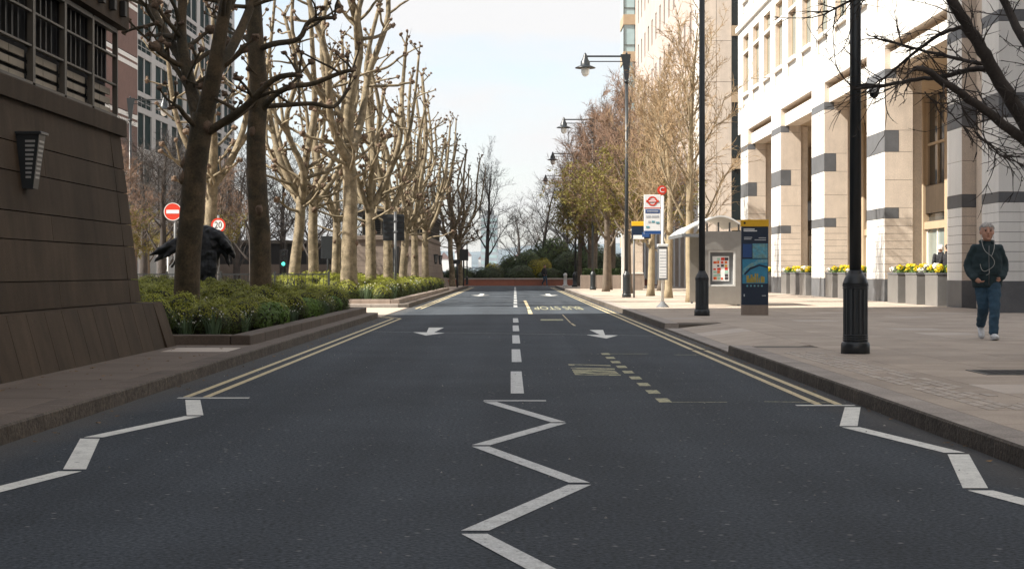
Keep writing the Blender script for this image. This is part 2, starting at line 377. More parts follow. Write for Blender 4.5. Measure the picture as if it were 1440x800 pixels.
def zigzag(side_pts, w_in, w_out, m):
    for i in range(len(side_pts)-1):
        a, b = Vector(side_pts[i]), Vector(side_pts[i+1]); d = (b-a).normalized()
        a2, b2 = a + d*0.05, b - d*0.05
        hw = (w_in if i % 2 == 0 else w_out)/2
        # ends cut level across the road, as the painter leaves them
        mark('zigzag_line', [[(a2.x-hw,a2.y),(a2.x+hw,a2.y),(b2.x+hw,b2.y),(b2.x-hw,b2.y)]], m)
zigzag([(-3.02,16.0),(-2.66,14.2),(-3.06,12.3),(-2.66,10.3),(-3.06,8.3),(-2.66,6.3)], 0.14, 0.14, white_paint)
zigzag([(-0.24,15.75),(0.36,13.55),(-0.25,11.75),(0.38,9.65),(-0.20,7.85),(0.40,5.95)], 0.12, 0.13, worn_white)
zigzag([(3.00,15.15),(2.58,13.2),(2.92,11.25),(2.54,9.4),(2.95,7.5)], 0.14, 0.14, white_paint)
mark('stop_bar', [strip((-3.20,16.2),(-2.52,16.2),0.11)], white_paint)
mark('stop_bar', [strip((-0.29,15.85),(0.29,15.85),0.12)], worn_white)
mark('stop_bar', [strip((2.52,15.3),(3.05,15.3),0.11)], white_paint)
y = 16.8
while y < 128:
    if not (44.5 < y < 54): mark('centre_dash', [strip((0.025,y),(0.015,y+3.7),0.13)], worn_white)
    y += 5.85
# double yellow lines
for x0 in (-3.14, -2.95): mark('yellow_line', [strip((x0,16.3),(x0+0.03,43.6),0.07)], yellow_paint)
mark('yellow_line', [strip((-3.11,43.6),(-3.75,45.6),0.07)], yellow_paint)
mark('yellow_line', [strip((-2.92,43.6),(-3.65,46.2),0.07)], yellow_paint)
for x0 in (-3.20, -3.03): mark('yellow_line', [strip((x0,55),(x0-0.1,131),0.07)], yellow_paint)
for x0 in (2.74, 2.92):
    mark('yellow_line', [strip((x0,15.4),(x0-0.02,26.0),0.07)], yellow_paint)
    mark('yellow_line', [strip((x0-0.02,26.25),(x0-0.06,128),0.07)], yellow_paint)
# lane deflection arrows
def crop3(pts): return px_poly([(560+x/4.235, 440+y/4.235) for x,y in pts])
mark('lane_arrow', [crop3([(88,115),(165,135),(278,120),(213,117),(272,88),(182,88),(170,116)])], white_paint)
mark('lane_arrow', [crop3([(1120,131),(1240,153),(1308,134),(1232,133),(1220,102),(1140,102),(1202,131)])], white_paint)
for sx in (-1, 1):
    mark('lane_arrow', [[(sx*1.75-0.5,87),(sx*1.75,84),(sx*1.75+0.5,87),(sx*1.75+0.12,87),(sx*1.75+0.12,92),(sx*1.75-0.12,92),(sx*1.75-0.12,87)]], white_paint)
# bay with a dashed side, nearly worn out
for k in range(9):
    y0 = 15.65 + k*1.12; mark('bay_dash', [strip((1.385-0.008*k,y0),(1.385-0.008*k,y0+0.5),0.12)], worn_yellow)
mark('bay_line', [strip((1.42,15.68),(1.95,15.68),0.035)], worn_yellow)
mark('bay_line', [strip((2.3,15.75),(2.9,15.62),0.04)], worn_yellow)
mark('bay_line', [strip((1.35,24.9),(1.95,24.9),0.05)], worn_yellow)
mark('bay_line', [strip((2.3,24.6),(2.8,24.6),0.05)], worn_yellow)
# worn, unreadable yellow lettering
def crop2(pts): return px_poly([(780+x/5.76, 480+y/5.76) for x,y in pts])
for q in ([(108,185),(158,187),(162,195),(114,195)], [(158,187),(450,194),(455,201),(162,191)], [(130,214),(440,219),(486,222),(488,230),(430,229),(132,219)],
          [(140,228),(300,229),(490,239),(494,245),(300,236),(143,237)], [(148,241),(330,240),(500,246),(505,254),(330,248),(150,252)],
          [(155,254),(240,250),(360,258),(512,256),(520,264),(350,265),(230,260),(158,261)],
          [(160,263),(240,270),(380,268),(530,270),(538,278),(440,279),(440,274),(300,275),(165,272)]):
    mark('worn_lettering', [crop2(q)], worn_yellow)
# bus bay in the sun
def crop1(pts): return px_poly([(700+x/7.2, 395+y/7.2) for x,y in pts])
mark('bay_line', [crop1([(260,200),(288,200),(330,283),(300,283)])], yellow_paint)
mark('bay_line', [crop1([(300,290),(333,290),(355,335),(310,335)])], yellow_paint)
mark('bay_line', [crop1([(435,388),(660,388),(664,402),(432,402)])], worn_yellow)
mark('bay_line', [crop1([(650,342),(662,342),(742,425),(730,425)])], yellow_paint)
mark('bay_line', [crop1([(735,430),(755,430),(795,455),(770,455)])], yellow_paint)
me = text_mesh('BUS STOP', 1.0); me.materials.append(worn_yellow)
t = link('road_lettering', me, road, (1.42, 56.5, 0.006)); t.rotation_euler.z = math.pi; t.scale = (0.36, 7.0, 1)
mark('tar_seam', [strip((-3.2,34.3),(2.9,31.8),0.03)], worn_white)
mark('tar_patch', [strip((2.6,26.12),(3.09,26.12),0.10)], joint_dark, 0.007)

# ---- right pavement
DROP0, DROP1 = 24.9, 35.4       # dropped kerb
pv = MB()
pv.box(KR+0.3, 60, -8, DROP0, -0.05, 0.116); pv.box(4.3, 60, DROP0, DROP1, -0.05, 0.116)
pv.box(KR+0.3, 60, DROP1, 75.6, -0.05, 0.116)
pv.box(KR+0.3, 60, 75.6, 131, -0.05, HK, 1)
pv.hexa([(KR+0.3,DROP0,-0.05),(4.3,DROP0,-0.05),(4.3,DROP1,-0.05),(KR+0.3,DROP1,-0.05)],
        [(KR+0.3,DROP0,0.014),(4.3,DROP0,0.112),(4.3,DROP1,0.112),(KR+0.3,DROP1,0.014)])
pave_r = struct('pavement_right', pv, [mortar, slab_m])
SX, SY = 0.9, 1.2
slab_me = MB().cbox(0.004, SX-0.004, 0.004, SY-0.004, 0, 0.016, 0.004).mesh('paving_slab', slab_m)
slab_me2 = MB().cbox(0.004, SX-0.004, 0.004, SY-0.004, 0, 0.016, 0.004).mesh('paving_slab', slab_light)
slab_me3 = MB().cbox(0.004, SX-0.004, 0.004, SY-0.004, 0, 0.016, 0.004).mesh('paving_slab', slab_brown_shaded)
rng = random.Random(3)
cells = []
for i in range(11):
    x0 = KR+0.3 + i*SX
    for j in range(-6, 63):
        y0 = j*SY + (0.6 if i % 2 else 0.0)
        if x0 < 4.2 and y0 + SY > DROP0 and y0 < DROP1: continue
        if y0+SY > 75.5: continue
        px = VX + (x0)/max(y0,0.5)*F
        vis = y0 > 4 and px < 1460
        cells.append((0 if vis else 1, (y0 if vis else 999), x0, y0))
cells.sort()
rest = MB()
for k, (a, b_, x0, y0) in enumerate(cells):
    if k < 290 and a == 0:
        link('paving_slab', slab_me2 if rng.random() < 0.05 else slab_me, pave_r, (x0, y0, 0.115 + rng.uniform(0, 0.0015)))
    else:
        rest.cbox(x0+0.004, x0+SX-0.004, y0+0.004, y0+SY-0.004, 0.115, 0.131, 0.004)
part('far_paving_slabs', rest, slab_m, pave_r, 'stuff')
y0 = DROP0                                                       # sloping slabs of the crossing
while y0 < DROP1-0.3:
    y1 = min(y0+1.5, DROP1)
    part('ramp_slab', MB().hexa([(KR+0.305,y0+0.005,0.0),(4.295,y0+0.005,0.1),(4.295,y1-0.005,0.1),(KR+0.305,y1-0.005,0.0)],
         [(KR+0.305,y0+0.005,0.032),(4.295,y0+0.005,0.131),(4.295,y1-0.005,0.131),(KR+0.305,y1-0.005,0.032)]), slab_light if rng.random()<0.3 else slab_m, pave_r)
    y0 = y1
def kerb_mesh(L, h, side):
    """side: +1 road lies towards -x (right kerb), -1 towards +x"""
    mb = MB(); w = 0.3; c = 0.015
    poly = [(0,-0.04),(0.012,h-c),(0.012+c,h),(w,h),(w,-0.04)]
    if side < 0: poly = [(-p[0],p[1]) for p in reversed(poly)]
    mb.extr(poly, 'y', 0.004, L-0.004)
    # the road-side faces (batter and arris) are darker and rougher
    for i, f in enumerate(mb.f):
        pts = [mb.v[k] for k in f]
        if all(abs(p[0]) < 0.028 for p in pts) and len(f) == 4: mb.m[i] = 1
    return mb.mesh('kerb_stone', [kerb_m if side > 0 else kerb_brown_shaded, kerb_dark])
km = {}
def kerb_run(parent, x, y0, y1, side, hf, L=0.92):
    y = y0
    while y < y1-0.2:
        l = min(L, y1-y); h = hf(y+l/2); key = (round(l,2), h, side)
        if key not in km: km[key] = kerb_mesh(l, h, side)
        link('kerb_stone', km[key], parent, (x, y, 0)); y += l
kerb_run(pave_r, KR, 3.7, DROP0, 1, lambda y: HK)
kerb_run(pave_r, KR, DROP0, DROP1, 1, lambda y: 0.03)
kerb_run(pave_r, KR, DROP1, 131, 1, lambda y: HK)
# pale setts in a band by the kerb, small grating further in
sett = MB().cbox(0, 0.085, 0, 0.30, 0, 0.006, 0.002).mesh('pale_sett', slab_light)
for r_ in range(5):
    for j in range(26):
        y0 = 13.2 + j*0.36 + (0.18 if r_ % 2 else 0)
        if rng.random() < 0.72: link('pale_sett', sett, pave_r, (3.66 + r_*0.105 + (y0-13.2)*-0.012, y0, 0.1305))
gr = thing('drain_grating', 'dark metal drain grating set in the pavement near the walking man', 'grating', (5.25, 18.1, 0.129))
part('frame', MB().box(-0.36,0.6,-0.42,-0.38,0,0.009).box(-0.36,0.6,0.38,0.42,0,0.009).box(-0.36,-0.32,-0.38,0.38,0,0.009).box(0.56,0.6,-0.38,0.38,0,0.009).box(-0.32,0.56,-0.38,0.38,-0.01,0.003), black_metal, gr)
for k in range(7): part('bar', MB().box(-0.32,0.56,-0.36+k*0.11,-0.31+k*0.11,0.004,0.010), louver_m, gr)
for k in range(7): part('bar', MB().box(-0.29+k*0.12,-0.25+k*0.12,-0.38,0.38,0.004,0.008), louver_m, gr)

# ---- left pavement and planting beds
pl = MB(); pl.box(-60, KL-0.3, -8, 24.9, -0.05, 0.116)
pl.box(-60, KL-0.3, 24.9, 44.6, -0.05, 0.116); pl.box(-60, KL-0.3, 56.6, 131, -0.05, 0.116, 1)
pave_l = struct('pavement_left', pl, [mortar, slab_m])
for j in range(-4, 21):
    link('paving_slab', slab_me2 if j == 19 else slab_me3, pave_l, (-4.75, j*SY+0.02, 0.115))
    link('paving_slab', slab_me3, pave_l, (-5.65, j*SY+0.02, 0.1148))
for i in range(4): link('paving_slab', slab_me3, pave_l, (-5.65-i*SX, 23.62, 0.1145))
kerb_run(pave_l, KL, 3.7, 44.3, -1, lambda y: HK)
kerb_run(pave_l, KL, 57.2, 131, -1, lambda y: HK)
part('kerb_end', MB().prism([(KL,44.3),(KL-0.03,44.6),(KL-0.12,44.82),(KL-0.3,44.9),(KL-0.3,44.3)], -0.04, HK), kerb_m, pave_l)
part('kerb_end', MB().prism([(KL,57.2),(KL-0.3,57.2),(KL-0.3,56.5),(KL-0.14,56.6),(KL-0.03,56.85)], -0.04, HK), kerb_m, pave_l)
def side_kerb(ya, yb):
    x = KL-0.3
    while x > -16:
        part('kerb_stone', MB().cbox(x-0.9, x-0.008, ya, yb, -0.04, HK, 0.012), kerb_m, pave_l); x -= 0.9
side_kerb(44.6, 44.9); side_kerb(56.5, 56.8)

def bed(name, label, y0, y1, xl, cm):
    t = thing(name, label, 'planting bed', (-3.85, y0, HK))
    wpart('soil', MB().box(xl, -4.1, y0+0.2, y1-0.2, 0.05, 0.20), soil_m, t)
    y = y0
    while y < y1-0.1:
        l = min(1.5, y1-y)
        if y1-(y+l) < 0.4: l = y1-y
        wpart('coping_stone', MB().cbox(-4.15, -3.86, y+0.003, y+l-0.003, HK-0.01, 0.275, 0.012), cm, t); y += l
    for ya in (y0, y1-0.3):
        x = -4.155
        while x > xl:
            wpart('coping_stone', MB().cbox(x-1.5, x-0.004, ya, ya+0.3, HK-0.01, 0.275, 0.012), cm, t); x -= 1.5
    return t
bed('planting_bed', 'shaded low stone edged bed of clipped shrubs beside the near brown wall', 24.9, 44.4, -12.5, coping_shaded)
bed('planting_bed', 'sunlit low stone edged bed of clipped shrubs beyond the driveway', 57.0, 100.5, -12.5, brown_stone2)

# ------------------------------------------------------------------ brown granite pavilions on the left
def pavilion(t, y0, y1, xb, detail):
    """battered granite base, louvred clerestory, flat roof; xb is the street-side foot, y0..y1 the feet of the ends"""
    H0, H1, ZL = 0.77, 3.12, 3.34
    def ring(z):      # footprint at height z: batter on every face
        if z <= H0: k = 0.17*(z-HK)/(H0-HK)
        else: k = 0.42 + 0.24*(z-H0)/(H1-H0)
        return k
    xw = -10.0; wallm = brown_shaded if detail else brown_base; trimm = brown_shaded if detail else brown_base
    # dark core so that joints read as recesses
    k0 = 0.08
    wpart('core', MB().hexa([(xw+0.2,y0+0.1,HK-0.1),(xb-0.1,y0+0.1,HK-0.1),(xb-0.1,y1-0.1,HK-0.1),(xw+0.2,y1-0.1,HK-0.1)],
                            [(xw+0.3,y0+0.28,H0-0.02),(xb-0.28,y0+0.28,H0-0.02),(xb-0.28,y1-0.28,H0-0.02),(xw+0.3,y1-0.28,H0-0.02)])
                      .hexa([(xw+0.5,y0+0.5,H0-0.05),(xb-0.5,y0+0.5,H0-0.05),(xb-0.5,y1-0.5,H0-0.05),(xw+0.5,y1-0.5,H0-0.05)],
                            [(xw+0.7,y0+0.74,H1),(xb-0.74,y0+0.74,H1),(xb-0.74,y1-0.74,H1),(xw+0.7,y1-0.74,H1)]), joint_dark, t)
    def face_block(name, a0, a1, z0, z1, side, th=0.28, g=0.006):
        ka, kb = ring(z0+1e-4), ring(z1-1e-4)
        if side == 'x':
            A = [(xb-ka-th,a0+g,z0+g),(xb-ka,a0+g,z0+g),(xb-ka,a1-g,z0+g),(xb-ka-th,a1-g,z0+g)]
            B = [(xb-kb-th,a0+g,z1-g),(xb-kb,a0+g,z1-g),(xb-kb,a1-g,z1-g),(xb-kb-th,a1-g,z1-g)]
        elif side == 'y0':
            A = [(a0+g,y0+ka,z0+g),(a1-g,y0+ka,z0+g),(a1-g,y0+ka+th,z0+g),(a0+g,y0+ka+th,z0+g)]
            B = [(a0+g,y0+kb,z1-g),(a1-g,y0+kb,z1-g),(a1-g,y0+kb+th,z1-g),(a0+g,y0+kb+th,z1-g)]
        else:
            A = [(a0+g,y1-ka-th,z0+g),(a1-g,y1-ka-th,z0+g),(a1-g,y1-ka,z0+g),(a0+g,y1-ka,z0+g)]
            B = [(a0+g,y1-kb-th,z1-g),(a1-g,y1-kb-th,z1-g),(a1-g,y1-kb,z1-g),(a0+g,y1-kb,z1-g)]
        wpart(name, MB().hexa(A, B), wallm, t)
    def corner(z0, z1, yy, s, g=0.006):   # mitred corner stone at end yy (s=+1 far end, -1 near end)
        ka, kb = ring(z0+1e-4), ring(z1-1e-4); w = 0.62
        def q(k, z):
            ye = yy - s*k
            ya, yb_ = (ye-w, ye) if s > 0 else (ye, ye+w)
            return [(xb-k-w,ya,z),(xb-k,ya,z),(xb-k,yb_,z),(xb-k-w,yb_,z)]
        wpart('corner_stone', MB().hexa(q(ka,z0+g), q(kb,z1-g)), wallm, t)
    Zs = [H0, 1.09, 1.55, 1.86, 2.30, 2.63, H1]
    rows = [(HK-0.02, H0, 0.70)] + [(Zs[i], Zs[i+1], 7.0) for i in range(len(Zs)-1)]
    for ri, (z0, z1, L) in enumerate(rows):
        kk = ring((z0+z1)/2); w = 0.62
        ka = max(ring(z0+1e-4), ring(z1-1e-4)); w = 0.62
        nm = 'plinth_panel' if ri == 0 else 'wall_stone'
        lo, hi = y0 + ka + w, y1 - ka - w
        n = max(1, round((hi-lo)/L)); off = 0.5 if (ri % 2 and ri) else 0
        cuts = [lo + (hi-lo)*(i+off)/n for i in range(n+1) if lo-1e-6 <= lo + (hi-lo)*(i+off)/n <= hi+1e-6]
        if cuts[0] > lo+0.01: cuts = [lo] + cuts
        if cuts[-1] < hi-0.01: cuts.append(hi)
        for a, b_ in zip(cuts[:-1], cuts[1:]): face_block(nm, a, b_, z0, z1, 'x')
        corner(z0, z1, y1, 1); corner(z0, z1, y0, -1)
        xr = xb - ka - w
        n = max(1, round((xr-xw)/L))
        for i in range(n):
            a, b_ = xw+(xr-xw)*i/n, xw+(xr-xw)*(i+1)/n
            face_block(nm, a, b_, z0, z1, 'y0'); face_block(nm, a, b_, z0, z1, 'y1')
    # ledge, window band, fascia, roof
    x1, a, b_ = xb-0.60, y0+0.50, y1-0.50
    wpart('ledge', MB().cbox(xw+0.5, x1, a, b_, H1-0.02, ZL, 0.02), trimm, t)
    wpart('clerestory_core', MB().box(xw+0.9, x1-0.24, a+0.29, b_-0.29, ZL, 4.62), dark_void, t)
    xg, ya, yb_ = x1-0.10, a+0.20, b_-0.20
    n = max(2, round((yb_-ya)/1.38)); pw = (yb_-ya)/n
    for i in range(n):
        u0 = ya + i*pw
        wn = wpart('window', MB().box(xg-0.05, xg+0.02, u0, u0+0.05, ZL+0.05, 4.58).box(xg-0.05, xg+0.02, u0+pw-0.05, u0+pw, ZL+0.05, 4.58)
                   .box(xg-0.049, xg+0.019, u0+0.05, u0+pw-0.05, ZL, ZL+0.055).box(xg-0.049, xg+0.019, u0+0.05, u0+pw-0.05, 4.54, 4.60)
                   .box(xg-0.045, xg+0.01, u0+0.05, u0+pw-0.05, 4.20, 4.225).box(xg-0.045, xg+0.01, u0+0.05, u0+pw-0.05, 3.80, 3.825), frame_m, t)
        if detail:
            for k in range(5):
                sh = part('louvre', MB().box(xg-0.12, xg-0.075, u0+0.10+k*(pw-0.2)/5, u0+0.10+k*(pw-0.2)/5+0.05, 3.82, 4.56), louver_m, wn)
            for k in range(3):
                for hh in (0, 1):
                    part('vent_panel', MB().box(xg-0.10, xg-0.07, u0+0.09+hh*(pw-0.17)/2, u0+0.07+(hh+1)*(pw-0.17)/2, 3.40+k*0.135, 3.485+k*0.135), pale_panel, wn)
        else:
            for k in range(9): part('louvre', MB().box(xg-0.10, xg-0.04, u0+0.05, u0+pw-0.05, ZL+0.07+k*0.13, ZL+0.12+k*0.13), louver_m, wn)
    n = max(2, round((x1-xw-1.2)/1.38)); pw = (x1-0.3-xw-0.9)/n
    for yy, s in ((ya-0.02, -1), (yb_+0.02, 1)):
        for i in range(n):
            u0 = xw+0.9+i*pw
            wn = wpart('window', MB().box(u0, u0+0.05, yy-0.03, yy+0.03, ZL+0.05, 4.58).box(u0+pw-0.05, u0+pw, yy-0.03, yy+0.03, ZL+0.05, 4.58)
                  .box(u0+0.05, u0+pw-0.05, yy-0.029, yy+0.029, ZL, ZL+0.055).box(u0+0.05, u0+pw-0.05, yy-0.029, yy+0.029, 4.54, 4.60), frame_m, t)
            for k in range(9): part('louvre', MB().box(u0+0.05, u0+pw-0.05, yy-s*0.04-0.02, yy-s*0.04+0.02, ZL+0.07+k*0.13, ZL+0.12+k*0.13), louver_m, wn)
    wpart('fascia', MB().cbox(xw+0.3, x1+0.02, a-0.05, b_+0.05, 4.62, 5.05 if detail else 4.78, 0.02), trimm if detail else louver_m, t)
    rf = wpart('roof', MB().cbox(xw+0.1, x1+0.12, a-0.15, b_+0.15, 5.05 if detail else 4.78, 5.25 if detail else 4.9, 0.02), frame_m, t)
    if detail:
        for k in range(8):
            yy = b_-0.55-k*0.62
            wpart('bracket', MB().cbox(x1+0.02, x1+0.10, yy, yy+0.14, 4.74, 4.95, 0.01), louver_m, t)

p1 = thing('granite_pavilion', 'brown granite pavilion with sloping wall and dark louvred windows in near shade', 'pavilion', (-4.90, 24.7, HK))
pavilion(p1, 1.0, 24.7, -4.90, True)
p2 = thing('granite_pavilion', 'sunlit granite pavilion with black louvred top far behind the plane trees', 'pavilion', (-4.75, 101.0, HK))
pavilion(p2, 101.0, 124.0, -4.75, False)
# doorway and wall lamps of the far pavilion
wpart('door', MB().box(-7.7,-6.9,101.35,101.62,HK,2.7), dark_void, p2)
def wall_lamp(loc, label, s=1.0):
    t = thing('wall_lamp', label, 'lamp', loc, 0, 'wall lamps on the pavilions')
    w, d, h = 0.13*s, 0.17*s, 0.30*s
    A = [(-0.09,-0.10*s,-h),(d*0.55,-0.10*s,-h),(d*0.55,0.10*s,-h),(-0.09,0.10*s,-h)]; B = [(-0.13,-w,h),(d,-w,h),(d,w,h),(-0.13,w,h)]
    part('housing', MB().hexa(A, B), black_metal, t)
    part('cap', MB().cbox(-0.12, d+0.03, -w-0.03, w+0.03, h, h+0.03*s, 0.008), black_metal, t)
    for k in range(9):
        z = -h*0.62 + k*h*0.165; f = (z+h)/(2*h); dd = d*0.55+(d-d*0.55)*f; ww = 0.10*s+(w-0.10*s)*f
        part('slot', MB().box(0.015, dd-0.035*s, -ww-0.006, -ww+0.01, z, z+0.024*s), lamp_slot, t)
        part('slot', MB().box(dd-0.01, dd+0.006, -ww+0.03, ww-0.03, z, z+0.024*s), lamp_slot, t)
    return t
wall_lamp((-5.43, 19.0, 2.42), 'black louvred wall lamp on the near brown granite wall')
wall_lamp((-5.22, 112.0, 2.0), 'small dark wall lamp on the far pavilion, nearer of two', 1.0)
wall_lamp((-5.22, 119.0, 2.0), 'small dark wall lamp on the far pavilion, farther of two', 1.0)
# ------------------------------------------------------------------ white arcaded building on the right
XF = 13.2
wb = thing('arcade_building', 'white stone office building with tall arcade columns and dark bands on the right', 'building', (XF, 52.0, HK))
def blk(x0, x1, y0, y1, z0, z1, face=0, side=1, c=None):
    """block whose street face takes material slot `face`, all else slot `side`"""
    mb = MB(); mb.box(x0,x1,y0,y1,z0,z1,side); mb.m[5] = face; return mb
WS = [white_stone, beige_stone]; DS = [dark_stone, dark_stone]
def column(y0, y1, xf, dep, wide_core=True):
    g = 0.006
    wpart('column_core', MB().box(xf+0.03, xf+dep-0.03, y0+0.03, y1-0.03, HK, 9.2), joint_dark, wb)
    wpart('column_base', blk(xf-0.01, xf+dep+0.01, y0-0.01, y1+0.01, HK-0.02, 0.93), DS, wb)
    n = 8; h = (3.10-0.93)/n
    for i in range(n):
        z0 = 0.93+i*h
        ym = (y0+y1)/2 if (y1-y0) > 2.2 else None
        for a, b_ in (((y0,ym),(ym,y1)) if ym else ((y0,y1),)):
            wpart('tile_course', blk(xf, xf+dep, a+(g if a!=y0 else 0), b_-(g if b_!=y1 else 0), z0+g, z0+h-g), WS, wb)
    wpart('dark_band', blk(xf-0.004, xf+0.5, y0-0.004, y1+0.004, 3.10+g, 3.48-g), DS, wb)
    wpart('band_backing', MB().box(xf+0.506, xf+dep, y0, y1, 3.10+g, 3.48-g), beige_stone, wb)
    for z0, z1 in ((3.48,4.47),(4.47,5.47)): wpart('shaft_block', blk(xf, xf+dep, y0, y1, z0+g, z1-g), WS, wb)
    wpart('dark_band', blk(xf-0.004, xf+0.5, y0-0.004, y1+0.004, 5.47+g, 6.24-g), DS, wb)
    wpart('band_backing', MB().box(xf+0.506, xf+dep, y0, y1, 5.47+g, 6.24-g), beige_stone, wb)
    wpart('shaft_block', blk(xf, xf+dep, y0, y1, 6.24+g, 8.10-g), WS, wb)
    wpart('dark_band', blk(xf-0.004, xf+0.42, y0-0.004, y1+0.004, 8.10+g, 8.42-g), DS, wb)
    wpart('band_backing', MB().box(xf+0.426, xf+dep, y0, y1, 8.10+g, 8.42-g), beige_stone, wb)
    wpart('shaft_block', blk(xf, xf+dep, y0, y1, 8.42+g, 9.25), WS, wb)
    # rear pilaster, slightly set in
    wpart('pilaster', MB().box(xf+dep, xf+dep+0.35, y0+0.12, y1-0.12, HK, 8.4), beige_stone, wb)
cols = [(50.4, 52.1), (60.9, 64.0), (72.8, 75.9), (84.7, 87.8), (96.6, 99.7)]
for a, b_ in cols: column(a, b_, XF, 1.0)
# near corner block standing forward of the arcade
def corner_block():
    y0, y1, xf = 36.0, 45.9, 12.56; dep = 6.0; g = 0.006
    wpart('corner_core', MB().box(xf+0.03, xf+dep-0.05, 44.36, y1-0.03, HK, 11), joint_dark, wb)
    z = 0.95; wpart('column_base', blk(xf-0.01, xf+dep, 44.29, y1+0.01, HK-0.02, 0.95), DS, wb)
    CW = [white_stone, white_stone]
    def course(name, z0, z1, mats, e=0.0):
        if mats is WS: mats = CW
        # street-facing run and the return facing the camera, with upright joints
        for a, b_ in ((44.3,y1),(40.5,44.3),(y0,40.5)):
            pass
        wpart(name, blk(xf-e, xf+0.55, 44.3-e, y1+e, z0+g, z1-g), mats, wb)
        for a, b_ in ((xf+0.55,xf+1.2),(xf+1.2,xf+3.4),(xf+3.4,xf+dep)):
            wpart(name, MB().box(a+g, b_-g, 44.3-e, 44.9, z0+g, z1-g), mats[1], wb)
    n = 8; h = (3.0-0.95)/n
    for i in range(n): course('tile_course', 0.95+i*h, 0.95+(i+1)*h, WS)
    course('dark_band', 3.0, 3.27, DS, 0.004)
    course('shaft_block', 3.27, 5.2, WS); course('dark_band', 5.2, 5.85, DS, 0.004)
    course('shaft_block', 5.85, 7.7, WS); course('dark_band', 7.7, 8.0, DS, 0.004); course('shaft_block', 8.0, 11.0, WS)
corner_block()
wpart('sky_blocking_wing', MB().box(17.0, 40, -45, 27.0, HK, 34), beige_stone, wb)  # unseen wing added to block sky light from the left wall
for k in range(7):
    wn = wpart('window_band', MB().box(16.95, 17.0, -44, 26.5, 1.2+k*4.6, 1.4+k*4.6), frame_m, wb)
    part('pane', MB().box(16.97, 17.0, -44, 26.5, 1.4+k*4.6, 3.8+k*4.6), glass_dark, wn)
wpart('return_wall', MB().box(13.62, 18, 45.9, 50.38, HK, 12), beige_stone, wb)
# recessed lintels, ceiling, terrace
ends = [(52.1,60.9),(64.0,72.8),(75.9,84.7),(87.8,96.6)]
for a, b_ in ends:
    wpart('lintel', blk(XF+0.22, XF+0.9, a, b_, 8.42, 9.02), WS, wb)
    wpart('lintel_recess', MB().box(XF+0.40, XF+0.9, a, b_, 9.02, 9.25), tan_stone, wb)
wpart('arcade_ceiling', MB().box(XF+0.9, 17.2, 50.4, 100.9, 8.43, 8.6), tan_stone, wb)
wpart('terrace', MB().box(14.3, 17.2, 50.4, 100.9, 0.05, 0.36), slab_m, wb)
# upper wall with window openings
def wall_grid(x0, x1, ycuts, zcuts, hole, face=0):
    mb = MB()
    for i in range(len(ycuts)-1):
        j = 0
        while j < len(zcuts)-1:
            if hole(i, j): j += 1; continue
            k = j
            while k+1 < len(zcuts)-1 and not hole(i, k+1): k += 1
            mb.box(x0, x1, ycuts[i], ycuts[i+1], zcuts[j], zcuts[k+1], 1); mb.m[-1] = face
            j = k+1
    return mb
wins = [98.7-4.05*k for k in range(12)]
yc = sorted([100.9, 50.4] + [w for w in wins] + [w-2.35 for w in wins])
yc = [v for v in yc if v >= 50.4]
zc = [9.25, 10.6, 11.22, 11.4, 13.7, 13.86, 14.72, 16.0, 16.62, 16.8, 19.1, 19.26, 20.12, 24]
hz = {1,3,5,7,9,11}
isw = lambda i: any(abs(yc[i]-(w-2.35)) < 1e-6 for w in wins)
wpart('upper_wall', wall_grid(XF, XF+0.55, yc, zc, lambda i, j: isw(i) and j in hz), WS, wb)
wpart('upper_backing', MB().box(XF+0.62, XF+1.0, 50.4, 100.8, 9.3, 24), dark_void, wb)
for w in wins:
    y0, y1 = w-2.35, w
    if y0 < 50.4: continue
    for dz in (0, 5.4):
        wpart('spandrel_panel', MB().box(XF+0.06, XF+0.2, y0, y1, 10.6+dz, 11.22+dz), pale_metal, wb)
        wpart('sill', MB().box(XF-0.10, XF+0.5, y0-0.08, y1+0.08, 11.222+dz, 11.398+dz), white_stone, wb)
        for z0, z1 in ((11.4,13.7),(13.86,14.72)):
            wn = wpart('window', MB().box(XF+0.180,XF+0.260,y0,y0+0.10,z0+dz,z1+dz).box(XF+0.180,XF+0.260,y1-0.10,y1,z0+dz,z1+dz)
                  .box(XF+0.181,XF+0.259,y0+0.10,y1-0.10,z0+dz,z0+dz+0.08).box(XF+0.181,XF+0.259,y0+0.10,y1-0.10,z1+dz-0.08,z1+dz)
                  .box(XF+0.185,XF+0.255,(y0+y1)/2-0.03,(y0+y1)/2+0.03,z0+dz+0.08,z1+dz-0.08), tan_stone, wb)
            part('pane', MB().box(XF+0.210,XF+0.230,y0+0.05,(y0+y1)/2,z0+dz+0.04,z1+dz-0.04).box(XF+0.210,XF+0.230,(y0+y1)/2,y1-0.05,z0+dz+0.04,z1+dz-0.04), glass_green, wn)
wpart('cornice', MB().box(XF-0.15, XF-0.002, 50.4, 100.95, 15.25, 15.55), white_stone, wb)
